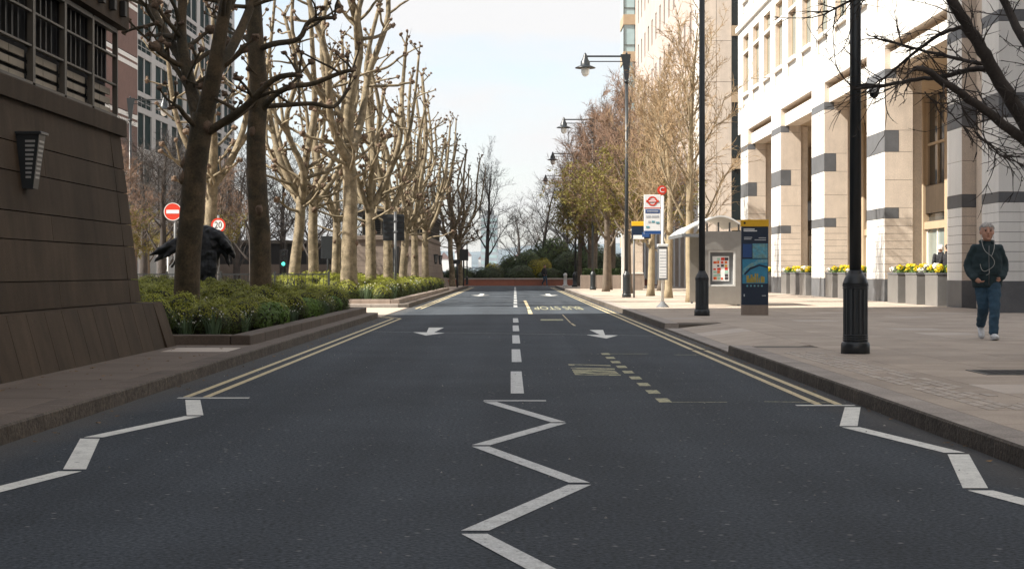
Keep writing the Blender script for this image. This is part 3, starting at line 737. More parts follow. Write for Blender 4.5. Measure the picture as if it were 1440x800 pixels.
# shopfronts behind the arcade
XB = 17.0
wpart('back_wall', MB().box(XB+0.6, XB+0.9, 46, 101, HK, 9), dark_void, wb)
y = 50.6
k = 0
while y < 100.5:
    wpart('pier', MB().box(XB-0.05, XB+0.6, y, y+0.55, HK, 8.42), tan_stone, wb)
    a, b_ = y+0.552, min(y+4.05, 100.8)
    if b_-a > 0.6:
        wpart('transom', MB().box(XB, XB+0.5, a, b_, 2.95, 3.25), tan_stone, wb)
        wpart('spandrel_panel', MB().box(XB+0.05, XB+0.5, a, b_, 3.6, 4.75), brown_shaded, wb)
        wn = wpart('shop_window', MB().box(XB+0.1,XB+0.22,a,a+0.12,0.36,2.95).box(XB+0.1,XB+0.22,b_-0.12,b_,0.36,2.95).box(XB+0.1,XB+0.22,(a+b_)/2-0.05,(a+b_)/2+0.05,0.36,2.95), white_stone, wb)
        part('pane', MB().box(XB+0.15,XB+0.17,a+0.1,b_-0.1,0.36,2.95), glass_green, wn)
        wn = wpart('window', MB().box(XB+0.1,XB+0.3,a,a+0.10,4.75,8.42).box(XB+0.1,XB+0.3,b_-0.10,b_,4.75,8.42).box(XB+0.12,XB+0.28,(a+b_)/2-0.04,(a+b_)/2+0.04,4.75,8.42).box(XB+0.13,XB+0.27,a+0.1,b_-0.1,6.4,6.5), tan_stone, wb)
        part('pane', MB().box(XB+0.2,XB+0.22,a+0.1,b_-0.1,4.75,8.42), glass_dark, wn)
        wn = wpart('window', MB().box(XB+0.12,XB+0.25,a,b_,3.25,3.3), frame_m, wb)
        part('pane', MB().box(XB+0.2,XB+0.22,a,b_,3.3,3.6), glass_dark, wn)
    y += 4.05; k += 1
sg = thing('shop_sign', 'black shop sign with a white letter seen between two arcade columns', 'sign', (16.7, 96.5, 4.1))
part('board', MB().cbox(0, 0.12, -1.5, 3.6, 0, 1.1, 0.01), sign_black, sg)
me = text_mesh('L', 0.8, 0.01); me.materials.append(sign_white)
t = link('letter', me, sg, (-0.012, 1.55, 0.55)); t.rotation_euler = (R(90), 0, R(-90))

# ------------------------------------------------------------------ planters with flowers in the arcade
def leaf_quads(mb, n, center, rad, size, rng, mi=0, flat=0.0, dome=True, asp=0.5):
    """n leaf-sized faces scattered over and just inside an uneven dome"""
    for _ in range(n):
        while True:
            d = Vector((rng.gauss(0,1), rng.gauss(0,1), rng.gauss(0,1))).normalized()
            if not dome or d.z > -0.35: break
        k = 1 - abs(rng.gauss(0, 0.10))
        p = Vector((center[0]+d.x*rad[0]*k, center[1]+d.y*rad[1]*k, center[2]+d.z*rad[2]*k))
        nrm = (d + Vector((rng.uniform(-1,1),rng.uniform(-1,1),rng.uniform(-1,1)))*0.7).normalized()
        u = nrm.orthogonal().normalized(); u.rotate(Quaternion(nrm, rng.uniform(0,6.28))); w = nrm.cross(u)
        s = size*rng.uniform(0.6,1.3); u *= s; w *= s*asp
        mb.add([p-u, p+w, p+u, p-w], [(0,1,2,3)], mi)
def planter_mesh():
    box = MB().cbox(0.0, 0.95, 0, 1.55, 0.0, 0.98, 0.015)
    rim = MB().box(-0.02, 0.97, -0.02, 1.57, 0.98, 1.04)
    return box.mesh('box', planter_stone), rim.mesh('rim', dark_stone)
pbox, prim = planter_mesh()
pf = []
for s in range(3):
    rng = random.Random(40+s); fo, fl = MB(), MB()
    for q in range(10):
        c = (rng.uniform(0.15,0.8), rng.uniform(0.12,1.43), 1.06); leaf_quads(fo, 60, c, (0.16,0.16,0.20), 0.05, rng)
    for q in range(15):
        c = (rng.uniform(0.05,0.9), 0.1+1.35*q/14, rng.uniform(1.10,1.26)); mi = 1 if rng.random() < 0.35 else 0
        leaf_quads(fl, 55, c, (0.11,0.11,0.09), 0.04, rng, mi, dome=False, asp=0.8)
    pf.append((fo.mesh('foliage', fern_leaf), fl.mesh('flowers', [petal_yellow, petal_white])))
words = ['nearest', 'middle', 'farthest']
baynames = ['beside the walking man', 'behind the nearest lamp post', 'beside the blue map board', 'at the far end of the arcade']
n = 0
for bi, (a, b_) in enumerate(ends):
    for k in range(3):
        t = thing('flower_planter', f'{words[k]} grey stone flower planter in the arcade bay {baynames[bi]}', 'planter', (12.98, a+0.35+k*2.72, HK), 0, 'grey stone planters along the arcade')
        link('box', pbox, t); link('rim', prim, t)
        fo, fl = pf[n % 3]; tag(link('foliage', fo, t), kind='stuff'); tag(link('flowers', fl, t), kind='stuff'); n += 1

# ------------------------------------------------------------------ beige office block beyond
bb = thing('office_block', 'tall beige stone office block with narrow slit windows behind the bare trees', 'building', (11.7, 108.0, HK))
X2 = 11.7; PK = [pink_stone, pink_stone]
wpart('core', MB().box(X2+0.8, 40, 108.5, 166, HK, 37.9), dark_void, bb)
z = 0.2; r_ = 0
while z < 36:
    for x0, x1 in ((X2+0.25,12.75),(12.75,13.72)):
        wpart('cladding_panel', MB().box(x0+0.012, x1-0.012, 108.0, 108.45, z+0.012, z+2.588), beige_stone, bb)
    wpart('corner_panel', blk(X2, X2+0.24, 108.0, 111.6, z+0.01, z+2.59), WS, bb)
    z += 2.6
wpart('joint_backing', MB().box(X2+0.02, 13.7, 108.03, 108.5, HK, 36.0), joint_dark, bb)
for k, z in enumerate([0.3, 4.2, 8.4, 12.6, 16.8, 21.0, 25.2, 29.4, 33.6]):
    wn = wpart('corner_window', MB().box(13.74, 15.2, 107.9, 108.4, z+3.5, z+4.15), tan_stone, bb)
    part('pane', MB().box(13.74, 15.2, 108.0, 108.3, z, z+3.5), glass_dark, wn)
ys = [113.2+4.0*k for k in range(13)]
yc2 = sorted([111.6, 166.0] + ys + [v+1.25 for v in ys])
zr = [7.9+4.2*k for k in range(7)]
zc2 = [5.2] + sorted(zr + [v+2.2 for v in zr]) + [38]
isy = lambda i: any(abs(yc2[i]-v) < 1e-6 for v in ys)
isz = lambda j: any(abs(zc2[j]-v) < 1e-6 for v in zr)
wpart('street_wall', wall_grid(X2+0.02, X2+0.6, yc2, zc2, lambda i, j: isy(i) and isz(j)), PK, bb)
for v in ys:
    for z in zr:
        wn = wpart('window', MB().box(X2+0.35,X2+0.45,v,v+1.25,z,z+0.07).box(X2+0.35,X2+0.45,v,v+0.06,z+0.07,z+2.2), frame_m, bb)
        part('pane', MB().box(X2+0.45,X2+0.47,v,v+1.25,z,z+2.2), glass_dark, wn)
for k in range(14):
    v = 111.6+4.0*k
    wpart('pilaster', blk(X2-0.1, X2+0.7, v, v+1.3, HK, 5.2), WS, bb)
    wn = wpart('shop_window', MB().box(X2+0.5,X2+0.6,v+1.3,v+4.0,4.2,5.2).box(X2+0.5,X2+0.6,v+1.3,v+4.0,HK,0.8), brown_stone2, bb)
    part('pane', MB().box(X2+0.55,X2+0.58,v+1.3,v+4.0,0.8,4.2), glass_dark, wn)
gb = thing('glass_bay', 'pale blue glazed corner bay with tan bands at the far end of the beige block', 'building', (10.6, 166.0, HK))
wpart('core', MB().box(10.75, 14, 166.3, 172, HK, 36), dark_void, gb)
for k in range(10):
    z = 1.0+k*3.6
    wpart('band', MB().box(10.55, 12.0, 166.0, 171, z+2.6, z+3.6), tan_stone, gb)
    wn = wpart('window', MB().box(10.57,10.65,166.05,166.2,z,z+2.6).box(11.65,11.75,166.05,166.2,z,z+2.6).box(10.65,11.65,166.06,166.19,z+0.6,z+0.67), frame_m, gb)
    part('pane', MB().box(10.65,11.65,166.12,166.15,z,z+2.6).box(10.62,10.64,166.2,171,z,z+2.6), glass_sky, wn)

# ------------------------------------------------------------------ left: brick and white office building
XL = -25.0
lb = thing('brick_office_building', 'grey white office building with dark teal windows and a brick corner at far left', 'building', (XL, 112.0, HK))
wpart('core', MB().box(-55, XL-0.8, 99, 151.5, HK, 46), dark_void, lb)
WG = mat('grey_white_cladding', (0.43,0.425,0.42), 0.7, 0.08, 0.6, 0.06, 20, streak=0.06)
wl = [113.2+5.6*k for k in range(7)]
ycl = sorted([111.9, 152.2] + wl + [v+4.3 for v in wl])
zw = [9.45+3.75*k for k in range(9)]
zcl = [8.6]
for z in zw: zcl += [z, z+2.35, z+2.75, z+3.45]
zcl.append(zw[-1]+4.4)
isl = lambda i: any(abs(ycl[i]-v) < 1e-6 for v in wl)
mb = MB()
for i in range(len(ycl)-1):
    for j in range(len(zcl)-1):
        if isl(i) and any(abs(zcl[j]-z) < 1e-6 or abs(zcl[j]-z-2.75) < 1e-6 for z in zw): continue
        mb.box(XL-0.6, XL, ycl[i], ycl[i+1], zcl[j], zcl[j+1])
wpart('street_wall', mb, WG, lb)
for v in wl:
    for z in zw:
        wn = wpart('window', MB().box(XL-0.12,XL-0.04,v+2.0,v+2.3,z,z+2.35).box(XL-0.10,XL-0.07,v,v+4.3,z,z+0.06), WG, lb)
        part('pane', MB().box(XL-0.13,XL-0.10,v,v+2.0,z,z+2.35).box(XL-0.13,XL-0.10,v+2.3,v+4.3,z,z+2.35), glass_teal, wn)
        wn = wpart('vent_window', MB().box(XL-0.10,XL-0.07,v+1.4,v+1.45,z+2.75,z+3.45).box(XL-0.10,XL-0.07,v+2.85,v+2.9,z+2.75,z+3.45).box(XL-0.10,XL-0.07,v,v+4.3,z+3.08,z+3.12), WG, lb)
        part('pane', MB().box(XL-0.13,XL-0.10,v,v+4.3,z+2.75,z+3.45), glass_teal, wn)
for k in range(12):                                   # brick corner in lifts, pale bands between
    z = 0.2+3.75*k
    wpart('brick_lift', MB().box(-54, XL+0.25, 98.0, 111.9, z, z+2.95), brick_m, lb)
    for q in (2.95, 3.4): wpart('pale_band', MB().box(-54.02, XL+0.28, 97.97, 111.9, z+q, z+q+0.28), white_stone, lb)
    wpart('band_infill', MB().box(-54, XL+0.25, 98.0, 111.9, z+3.23, z+3.4), brick_m, lb)
for k in range(8):
    v = 112.0+5.6*k
    wpart('ground_column', MB().box(XL-0.3, XL+0.3, v, v+0.9, HK, 4.2), white_stone, lb)
    wpart('podium_pier', MB().box(XL-0.6, XL+0.05, v, v+1.6, 4.9, 8.6), WG, lb)
    wn = wpart('podium_window', MB().box(XL-0.18,XL-0.10,v+3.3,v+3.6,4.9,8.6), WG, lb)
    part('pane', MB().box(XL-0.22,XL-0.18,v+1.6,v+5.6,4.9,8.6), glass_teal, wn)
wpart('podium_band', MB().box(XL-0.7, XL+0.2, 112, 152.2, 4.2, 4.9), WG, lb)

# unseen tower inferred from the near shadow; its stages are shaped to cast that edge
tb = thing('shadow_tower', 'unseen stone office tower outside the left edge, stepped to shape the near shadow', 'building', (-30, 20, 0))
SL = SUN_DIR.y/SUN_DIR.x                                  # the end wall runs along the sun's bearing
for z0, z1, y1 in ((0,26.0,30.8),(26.0,33.2,34.3),(33.2,36.5,35.4),(36.5,40.0,37.2),(40.0,60.0,39.3)):
    wpart('shadow_stage', MB().prism([(-58,-40),(-30,-40),(-30,y1),(-58,y1-28*SL)], z0, z1), beige_stone, tb)
for k in range(14):
    wn = wpart('window_band', MB().box(-30.0, -29.96, -38, 32, 3.0+k*4, 3.1+k*4), frame_m, tb)
    part('pane', MB().box(-30.0, -29.98, -38, 32, 3.1+k*4, 5.2+k*4), glass_dark, wn)

# ------------------------------------------------------------------ end of the road
bw = thing('brick_garden_wall', 'low red brick wall with pale coping across the end of the road', 'wall', (0, 147, 0))
for k in range(12):
    x = -36+k*6
    wpart('wall_panel', MB().box(x+0.004, x+5.996, 147.0, 147.4, -0.05, 0.52), brick_wall_m, bw)
    wpart('coping', MB().cbox(x+0.01, x+5.99, 146.94, 147.46, 0.52, 0.64, 0.02), slab_light, bw)
struct('garden_ground', MB().box(-60, 60, 147.4, 230, -0.05, 0.3), soil_m)
hm = MB(); rng = random.Random(5)
def ridge(y, base, amp, x0, x1, step, mb, seed):
    r_ = random.Random(seed); a = [r_.uniform(0,6.28) for _ in range(4)]
    pts = []
    x = x0
    while x <= x1:
        pts.append((x, base+amp*(0.5*math.sin(x/170+a[0])+0.3*math.sin(x/61+a[1])+0.2*math.sin(x/23+a[2])))); x += step
    n = len(pts)
    vs = [(p[0],y,-1) for p in pts]+[(p[0],y+90,p[1]*0.6) for p in pts]+[(p[0],y+220,p[1]) for p in pts]+[(p[0],y+420,-1) for p in pts]
    fs = [(r*n+i, r*n+i+1, (r+1)*n+i+1, (r+1)*n+i) for r in range(3) for i in range(n-1)]
    mb.add(vs, fs, 0, True)
ridge(1700, 30, 9, -900, 900, 12, hm, 2)
struct('hazy_wooded_hill', hm, hazy_hill_m)
dt = thing('distant_tower', 'distant pale blue tower block seen past the bare tree', 'tower', (-13.5, 900, 0))
part('body', MB().box(-4.5, 4.5, 0, 9, 0, 31), tower_m, dt); part('roof_plant', MB().box(-2.5,2.5,2,7,31,33.5), grey_metal, dt)
for k in range(9): part('window_band', MB().box(-4.1,4.1,-0.05,0,2+k*3.2,3.6+k*3.2), glass_sky, dt)
hb = MB().box(-5,5,-4,4,0,6).mesh('wall', white_stone); hr = MB().extr([(-5.4,6),(5.4,6),(0,9.5)],'y',-4.3,4.3).mesh('roof', brick_m)
for k in range(16):
    x = rng.uniform(-90, 110); yy = rng.uniform(1450, 1750)
    t = thing('distant_house', 'tiny distant pale house on the hazy hillside at the road end', 'house', (x, yy, rng.uniform(0,6)), 0, 'distant houses on the hillside')
    link('wall', hb, t); link('roof', hr, t); t.scale = (1,1,rng.uniform(0.9,2.2))

lw = thing('low_stone_building', 'low brown stone building with dark louvred band behind the back row of planes', 'building', (-17,128,HK))
wpart('wall', MB().box(-25,-9.6,128,135,0.1,1.75), brown_base, lw)
wpart('louvre_band', MB().box(-24.8,-9.8,128.2,134.8,1.75,3.3), louver_m, lw)
wpart('roof', MB().cbox(-25.1,-9.5,127.9,135.1,3.3,3.55,0.02), frame_m, lw)
for k in range(9): wpart('pier', MB().box(-24.9+k*1.85,-24.5+k*1.85,128.05,128.25,1.75,3.3), frame_m, lw)
# ------------------------------------------------------------------ trees
def walk(p, d, L, n, rng, wob, up=0.0):
    pts = [Vector(p)]; d = Vector(d).normalized(); s = L/n
    for _ in range(n):
        d = d + Vector((rng.uniform(-wob,wob), rng.uniform(-wob,wob), rng.uniform(-wob,wob)*0.7 + up)); d.normalize()
        pts.append(pts[-1] + d*s)
    return pts, d
def taper(a, b, n): return [a+(b-a)*i/(n-1) for i in range(n)]
def smooth_path(pts, sub=3):
    P = [Vector(p) for p in pts]; out = []
    for i in range(len(P)-1):
        p0, p1, p2, p3 = P[max(i-1,0)], P[i], P[i+1], P[min(i+2,len(P)-1)]
        for k in range(sub):
            t = k/sub
            out.append(0.5*((2*p1)+(p2-p0)*t+(2*p0-5*p1+4*p2-p3)*t*t+(3*p1-p0-3*p2+p3)*t**3))
    out.append(P[-1]); return out
def knob(kb, p, r, rng):
    kb.ball(p, r, 6, 5, 0, (rng.uniform(.8,1.2),rng.uniform(.8,1.2),rng.uniform(.7,1.1)), 0.45, rng)
    for _ in range(rng.randint(2,5)):
        d = Vector((rng.uniform(-1,1),rng.uniform(-1,1),rng.uniform(-.3,1))).normalized()
        kb.ball(p+d*r*0.9, r*rng.uniform(.4,.65), 5, 4, 0, (1,1,1), 0.45, rng)
def stub_branch(br, kb, p, d, L, r, rng, depth=1):
    n = max(4, int(L/0.22)); pts, dd = walk(p, d, L, n, rng, 0.30, 0.06)
    pts2 = smooth_path(pts, 2); br.tube(pts2, taper(r, r*0.62, len(pts2)), 6)
    knob(kb, pts[-1], r*rng.uniform(0.9,1.6)+0.016, rng)
    if depth:
        for _ in range(rng.choice((0,1,1,2))):
            i = rng.randint(max(1,n//3), n); a = Vector((rng.uniform(-1,1),rng.uniform(-1,1),rng.uniform(0,1.2)))
            stub_branch(br, kb, pts[i], dd*0.5+a, L*rng.uniform(.25,.5), r*0.66, rng, 0)
    else:
        if rng.random() < 0.4:                      # last year's whips
            q, _ = walk(pts[-1], dd+Vector((0,0,.5)), rng.uniform(.15,.4), 3, rng, .2, .1); br.tube(q, [.008,.006,.005,.003], 3)
def limb(br, kb, pts, r0, r1, rng, nside, sl=(0.7,1.7), t0=0.15):
    P = smooth_path(pts, 4); br.tube(P, taper(r0, r1, len(P)), 8)
    for _ in range(nside):
        t = rng.uniform(t0, 0.98); i = int(t*(len(P)-1)); a = rng.uniform(0, 6.28)
        d = Vector((math.cos(a), math.sin(a), rng.uniform(-.05,.8)))
        stub_branch(br, kb, P[i], d, rng.uniform(*sl)*(1.15-0.5*t), (r0+(r1-r0)*t)*0.42+0.008, rng)
    knob(kb, P[-1], r1*1.4, rng)
    for _ in range(3):
        a = rng.uniform(0,6.28); stub_branch(br, kb, P[-1], Vector((math.cos(a)*.6,math.sin(a)*.6,.8)), rng.uniform(.25,.6), r1*0.6, rng, 0)
def trunk_tube(tr, pts, r0, r1):
    P = smooth_path(pts, 5); n = len(P); rad = taper(r0, r1, n)
    for i in range(min(5,n)): rad[i] *= 1 + 0.30*(1-i/5)**2          # root flare
    tr.tube(P, rad, 12)
def pollard(seed, H=11.0, r0=0.25, fork=3.6, nl=4):
    rng = random.Random(seed); tr, br, kb = MB(), MB(), MB()
    lx, ly = rng.uniform(-.25,.25), rng.uniform(-.2,.2)
    top = Vector((lx, ly, fork))
    trunk_tube(tr, [(0,0,-0.1),(lx*.2,ly*.2,fork*.3),(lx*.7+rng.uniform(-.06,.06),ly*.6,fork*.65),top], r0, r0*0.74)
    for _ in range(rng.randint(2,4)):                                # pruning scars
        a = rng.uniform(0,6.28); z = rng.uniform(1.3, fork*.95); f = z/fork
        tr.ball((lx*f+math.cos(a)*r0*.8, ly*f+math.sin(a)*r0*.8, z), r0*.35, 7, 5, 1, (1,1,1.2), .1, rng)
    a0 = rng.uniform(0,6.28)
    for i in range(nl):
        a = a0 + i*6.283/nl + rng.uniform(-.35,.35); L = (H-fork)
        lead = (i == 0); out = rng.uniform(.06,.14)*L if lead else rng.uniform(.15,.29)*L
        hgt = L*(1.0 if lead else rng.uniform(.62,.95)); st = top - Vector((0,0, 0 if lead else rng.uniform(0,0.5)))
        e = Vector((math.cos(a), math.sin(a), 0)); sd = Vector((-e.y,e.x,0))
        w = lambda: sd*rng.uniform(-.48,.48)
        pts = [st, st+e*out*.45+Vector((0,0,hgt*.18))+w()*.4, st+e*out*.75+Vector((0,0,hgt*.42))+w(), st+e*out*.9+Vector((0,0,hgt*.7))+w(), st+e*out+Vector((0,0,hgt))+w()]
        rr = r0*(.70 if lead else rng.uniform(.48,.62))
        limb(br, kb, pts, rr, rr*.42, rng, rng.randint(5,7))
        if rng.random() < .55:                                         # a second upright off the limb
            p = pts[1].lerp(pts[2], rng.random()); a2 = a + rng.uniform(-1.2,1.2); e2 = Vector((math.cos(a2),math.sin(a2),0))
            l2 = H-.4-p.z; l2 *= rng.uniform(.55,.9)
            limb(br, kb, [p, p+e2*l2*.18+Vector((0,0,l2*.25)), p+e2*l2*.26+Vector((0,0,l2*.6))+w(), p+e2*l2*.30+Vector((0,0,l2))], rr*.6, rr*.32, rng, rng.randint(2,4))
    for _ in range(6):                                                # low side branches under the fork
        a = rng.uniform(0,6.28); stub_branch(br, kb, top-Vector((0,0,rng.uniform(0,.9))), Vector((math.cos(a),math.sin(a),.35)), rng.uniform(1.2,2.2), .055, rng)
    return tr.mesh('trunk',[plane_bark,knob_m]), br.mesh('branches',plane_bark), kb.mesh('knuckles',knob_m)
def plant_pollard(meshes, x, y, rz, sc, label, z=0.18):
    t = thing('plane_tree', label, 'tree', (x,y,z), rz, 'pollarded plane trees on the left'); t.scale = (sc,sc,sc)
    link('trunk', meshes[0], t); b = link('crown', meshes[1], t); tag(link('knuckles', meshes[2], b), kind='stuff')
    return t
def pxX(px, Y): return (px-VX)*Y/F
PM = [pollard(s, *a) for s, a in ((11,(11.8,.25,4.3,4)),(12,(11.2,.235,3.6,5)),(13,(11.4,.235,4.0,4)),(14,(10.8,.22,3.4,5)),(15,(11.0,.225,3.8,5)))]
spots = [ (491,58.6,0,0.3,1.2,'pale plane tree with the thick sunlit trunk just past the driveway'),
 (522,66,1,1.1,1.02,'sunlit plane tree with a scarred trunk left of the black sign back'),
 (546,76,2,2.0,1.0,'plane tree whose trunk shows directly behind the black sign back'),
 (566,86,3,4.0,1.02,'plane tree just right of the black sign back, before the far pavilion'),
 (584,94,4,5.2,1.0,'plane tree leaning right in front of the far pavilion corner'),
 (598,99.4,1,3.3,1.0,'slim plane tree at the corner of the far pavilion'),
 (293,58.6,2,3.6,1.05,'sunlit plane tree behind the dark bronze sculpture'),
 (412,62,4,0.9,1.0,'sunlit plane tree standing right of the green traffic light'),
 (441,70,0,2.4,0.95,'sunlit plane tree left of the small black panel in the back row'),
 (472,80,1,5.0,0.98,'sunlit leaning plane tree right of the small black panel in the back row'),
 (648,132,3,0.5,1.0,'dark far plane tree beyond the pavilion by the road end'),
 (636,126,4,2.8,0.98,'dark far plane tree close against the far pavilion end') ]
for px, Y, mi, rz, sc, lab in spots: plant_pollard(PM[mi], pxX(px,Y), Y, rz, sc, lab)

# the two big shaded planes in the near bed, limbs laid out one by one
def custom_plane(label, Y, trunk, limbs, r0, seed, r_top):
    rng = random.Random(seed); tr, br, kb = MB(), MB(), MB()
    base = W(trunk[0][0], trunk[0][1], Y); base.z = 0.1
    t = thing('plane_tree', label, 'tree', base, 0, 'pollarded plane trees on the left')
    tp = [base] + [W(px,py,Y+(q[0] if q else 0)) for px,py,*q in trunk[1:]]
    P = smooth_path(tp, 5); n = len(P); rad = taper(r0, r_top, n)
    for i in range(4): rad[i] *= 1+.22*(1-i/4)**2
    tr.tube(P, rad, 14)
    for _ in range(6):
        i = rng.randint(6, n-3); a = rng.uniform(0,6.28); tr.ball(P[i]+Vector((math.cos(a),math.sin(a),0))*rad[i]*.85, .09, 7, 5, 1, (1,1,1.3), .15, rng)
    for pts, ra, rb, ns in limbs:
        limb(br, kb, [W(px,py,Y+dy) for px,py,dy in pts], ra, rb, rng, ns, (.5,1.4), .3)
    wpart('trunk', tr, [plane_bark_shaded, knob_m], t); b = wpart('crown', br, plane_bark_shaded, t); part('knuckles', kb, knob_m, b, 'stuff')
custom_plane('large dark shaded plane tree nearest the brown pavilion, in front of the sculpture', 29.0,
  [(262,440),(264,370),(270,300),(274,240),(281,195),(286,160)],
  [([(284,190,0),(275,150,.2),(262,95,.4),(255,40,.6),(262,-60,.8),(268,-170,.9)], .135,.055,9),
   ([(286,170,0),(300,110,-.2),(308,60,-.3),(318,0,-.4),(325,-80,-.5),(322,-200,-.6)], .165,.06,9),
   ([(288,188,0),(310,175,-.2),(345,150,-.5),(385,112,-.8),(420,105,-1)], .085,.04,3),
   ([(282,185,0),(262,165,-.3),(250,150,-.5),(240,152,-.6)], .05,.03,1),
   ([(278,160,0),(262,120,.3),(236,80,.7),(222,62,1)], .06,.03,3),
   ([(300,110,-.2),(330,60,.5),(352,10,1),(372,-60,1.2),(380,-150,1.3)], .10,.05,6),
   ([(262,95,.4),(235,50,1),(215,10,1.4),(200,-70,1.6)], .09,.05,5)], .225, 71, .185)
custom_plane('tall dark shaded plane tree with a straight trunk, second in the near bed', 36.0,
  [(367,425),(366,340),(362,270),(360,200),(364,130),(360,70),(356,0),(352,-60)],
  [([(364,130,0),(350,150,-.4),(325,170,-.8),(300,183,-1.1),(275,205,-1.4)], .07,.035,2),
   ([(366,160,0),(385,135,-.3),(410,122,-.5),(440,118,-.7),(478,103,-.9),(496,99,-1)], .075,.04,2),
   ([(368,150,0),(400,148,.3),(440,146,.5),(470,150,.7),(490,125,.9)], .06,.035,2),
   ([(362,70,0),(385,62,-.3),(420,55,-.5),(436,30,-.6),(470,25,-.8)], .075,.04,3),
   ([(358,10,0),(345,-30,.3),(330,-90,.6),(325,-170,.8)], .11,.05,6),
   ([(356,0,0),(375,-50,-.3),(390,-120,-.5),(392,-200,-.6)], .12,.05,6),
   ([(354,-30,0),(352,-110,.2),(350,-220,.3)], .14,.06,6),
   ([(360,70,0),(340,50,.5),(322,45,.9),(300,20,1.2)], .05,.03,2)], .235, 72, .16)

def twig_tree(seed, H, spread, r0, clear=2.2, nlimb=14, nsub=7, ntw=6, ntl=4, up=.10, bare=0.0, leaf=0, mats=None):
    rng = random.Random(seed); tr, br, lf = MB(), MB(), MB()
    tp, _ = walk((0,0,-.1), (0,0,1), H*.93, 9, rng, .05, .04); P = smooth_path(tp, 2); n = len(P)
    rad = [r0*(1-.93*i/(n-1))+.008 for i in range(n)]; rad[0] *= 1.3; tr.tube(P, rad, 9)
    def side(d, ang):
        d = d.normalized(); o = d.orthogonal().normalized(); o.rotate(Quaternion(d, rng.uniform(0,6.283)))
        return d*math.cos(ang)+o*math.sin(ang)
    for k in range(nlimb):
        t = (clear/H) + (0.93-clear/H)*((k+rng.random()*.6)/nlimb)**0.9; i = min(int(t*(n-1)), n-2)
        a = k*2.4+rng.uniform(-.4,.4); el = rng.uniform(.45,.85)+.5*t
        d = Vector((math.cos(a)*math.cos(el), math.sin(a)*math.cos(el), math.sin(el)))
        L = spread*(1.18-.75*t)*rng.uniform(.8,1.15)
        lp, ld = walk(P[i], d, L, 6, rng, .13, up); r = max(.016, rad[i]*.42)
        br.tube(lp, taper(r, .010, 7), 6)
        for s in range(nsub):
            j = 1+int((s+rng.random())/nsub*5.2); j = min(j,5); q = lp[j].lerp(lp[j+1] if j < 6 else lp[j], rng.random())
            sp, sd = walk(q, side(lp[min(j+1,6)]-lp[j], rng.uniform(.45,.9)), L*rng.uniform(.30,.52), 4, rng, .17, up*.8); br.tube(sp, taper(max(.012,r*.4), .007, 5), 4)
            for w in range(ntw):
                q = sp[rng.randint(1,4)]; wp, wd_ = walk(q, side(sd, rng.uniform(.4,.95)), L*rng.uniform(.13,.27), 3, rng, .2, up*.6); br.tube(wp, [.0115,.009,.007,.004], 3, 1, False)
                for v in range(ntl):
                    q = wp[rng.randint(1,3)]; vp, _ = walk(q, side(wd_, rng.uniform(.4,1.0)), L*rng.uniform(.05,.13), 2, rng, .25, 0); br.tube(vp, [.0075,.006,.003], 3, 1, False)
                    if leaf and rng.random() < leaf[0](vp[-1].z/H):
                        c = vp[-1]
                        for _ in range(leaf[1]):
                            nn = Vector((rng.uniform(-1,1),rng.uniform(-1,1),rng.uniform(-1,1))).normalized(); u = nn.orthogonal()*leaf[2]; w2 = nn.cross(u)*.6
                            p = c+Vector((rng.uniform(-.12,.12),rng.uniform(-.12,.12),rng.uniform(-.12,.12))); lf.add([p-u,p+w2,p+u,p-w2],[(0,1,2,3)])
    return tr.mesh('trunk',mats[0]), br.mesh('branches',[mats[0],mats[1]]), (lf.mesh('buds',mats[2]) if leaf else None)
def plant_twig(ms, x, y, rz, sc, label, group, name='bare_tree', z=HK):
    t = thing(name, label, 'tree', (x,y,z), rz, group); t.scale = (sc[0],sc[0],sc[1])
    link('trunk', ms[0], t); b = link('crown', ms[1], t)
    if ms[2]: tag(link('buds', ms[2], b), kind='stuff')
    return t
low = lambda f: max(0.0, min(1.0, (0.66-f)*3.0))
TA = [twig_tree(s, 10.0, 3.3, .17, 2.5, 16, 8, 6, 4, .13, mats=(bark_light,twig_tan)) for s in (21,22)]
TB = [twig_tree(s, 10.0, 3.6, .19, 2.3, 16, 9, 7, 5, .06, leaf=(low,6,.05), mats=(bark_m,twig_brown,bud_m)) for s in (31,32,33)]
TC = [twig_tree(s, 12.0, 5.0, .28, 2.4, 12, 8, 7, 4, .07, mats=(bark_black,bark_black)) for s in (41,42)]
grp = 'bare street trees along the right pavement'
plant_twig(TA[0], 6.2, 60.0, 0.4, (1.0,1.04), 'pale bare tree just behind the bus shelter, nearest of the right row', grp)
plant_twig(TA[1], 6.2, 69.0, 1.9, (.95,1.0), 'pale bare tree right behind the bus stop timetable', grp)
plant_twig(TA[0], 6.0, 75.5, 3.9, (.95,1.0), 'bare tree behind the bus stop flag, third of the right row', grp)
bl = ['thick dark trunked brown tree beyond the second visible street lantern', 'brown bare tree left of the thick trunked one by the stone planter', 'brown bare tree with olive lower leaves in the middle of the right row',
      'brown bare tree with olive lower leaves farther down the right row', 'brown bare tree near the far end of the right row', 'last brown bare tree of the right row before the brick wall',
      'brown bare tree behind the far lamp posts', 'brown bare tree by the office block facade', 'olive brown tree in the second line by the facade']
for k, (x,y,rz,s,h) in enumerate([(5.6,84,0.2,1.05,1.10),(4.9,92,1.3,1.0,1.08),(5.5,100,2.2,1.05,1.12),(5.0,108,3.1,1.0,1.12),(5.2,117,4.4,1.05,1.12),(4.8,127,5.2,1.0,1.08),(6.4,112,.9,1.1,1.22),(8.2,96,2.9,1.0,1.0),(8.0,122,1.7,1.1,1.2)]):
    plant_twig(TB[k % 3], x, y, rz, (s,h), bl[k], grp)
fg = 'dark bare trees in the distance'
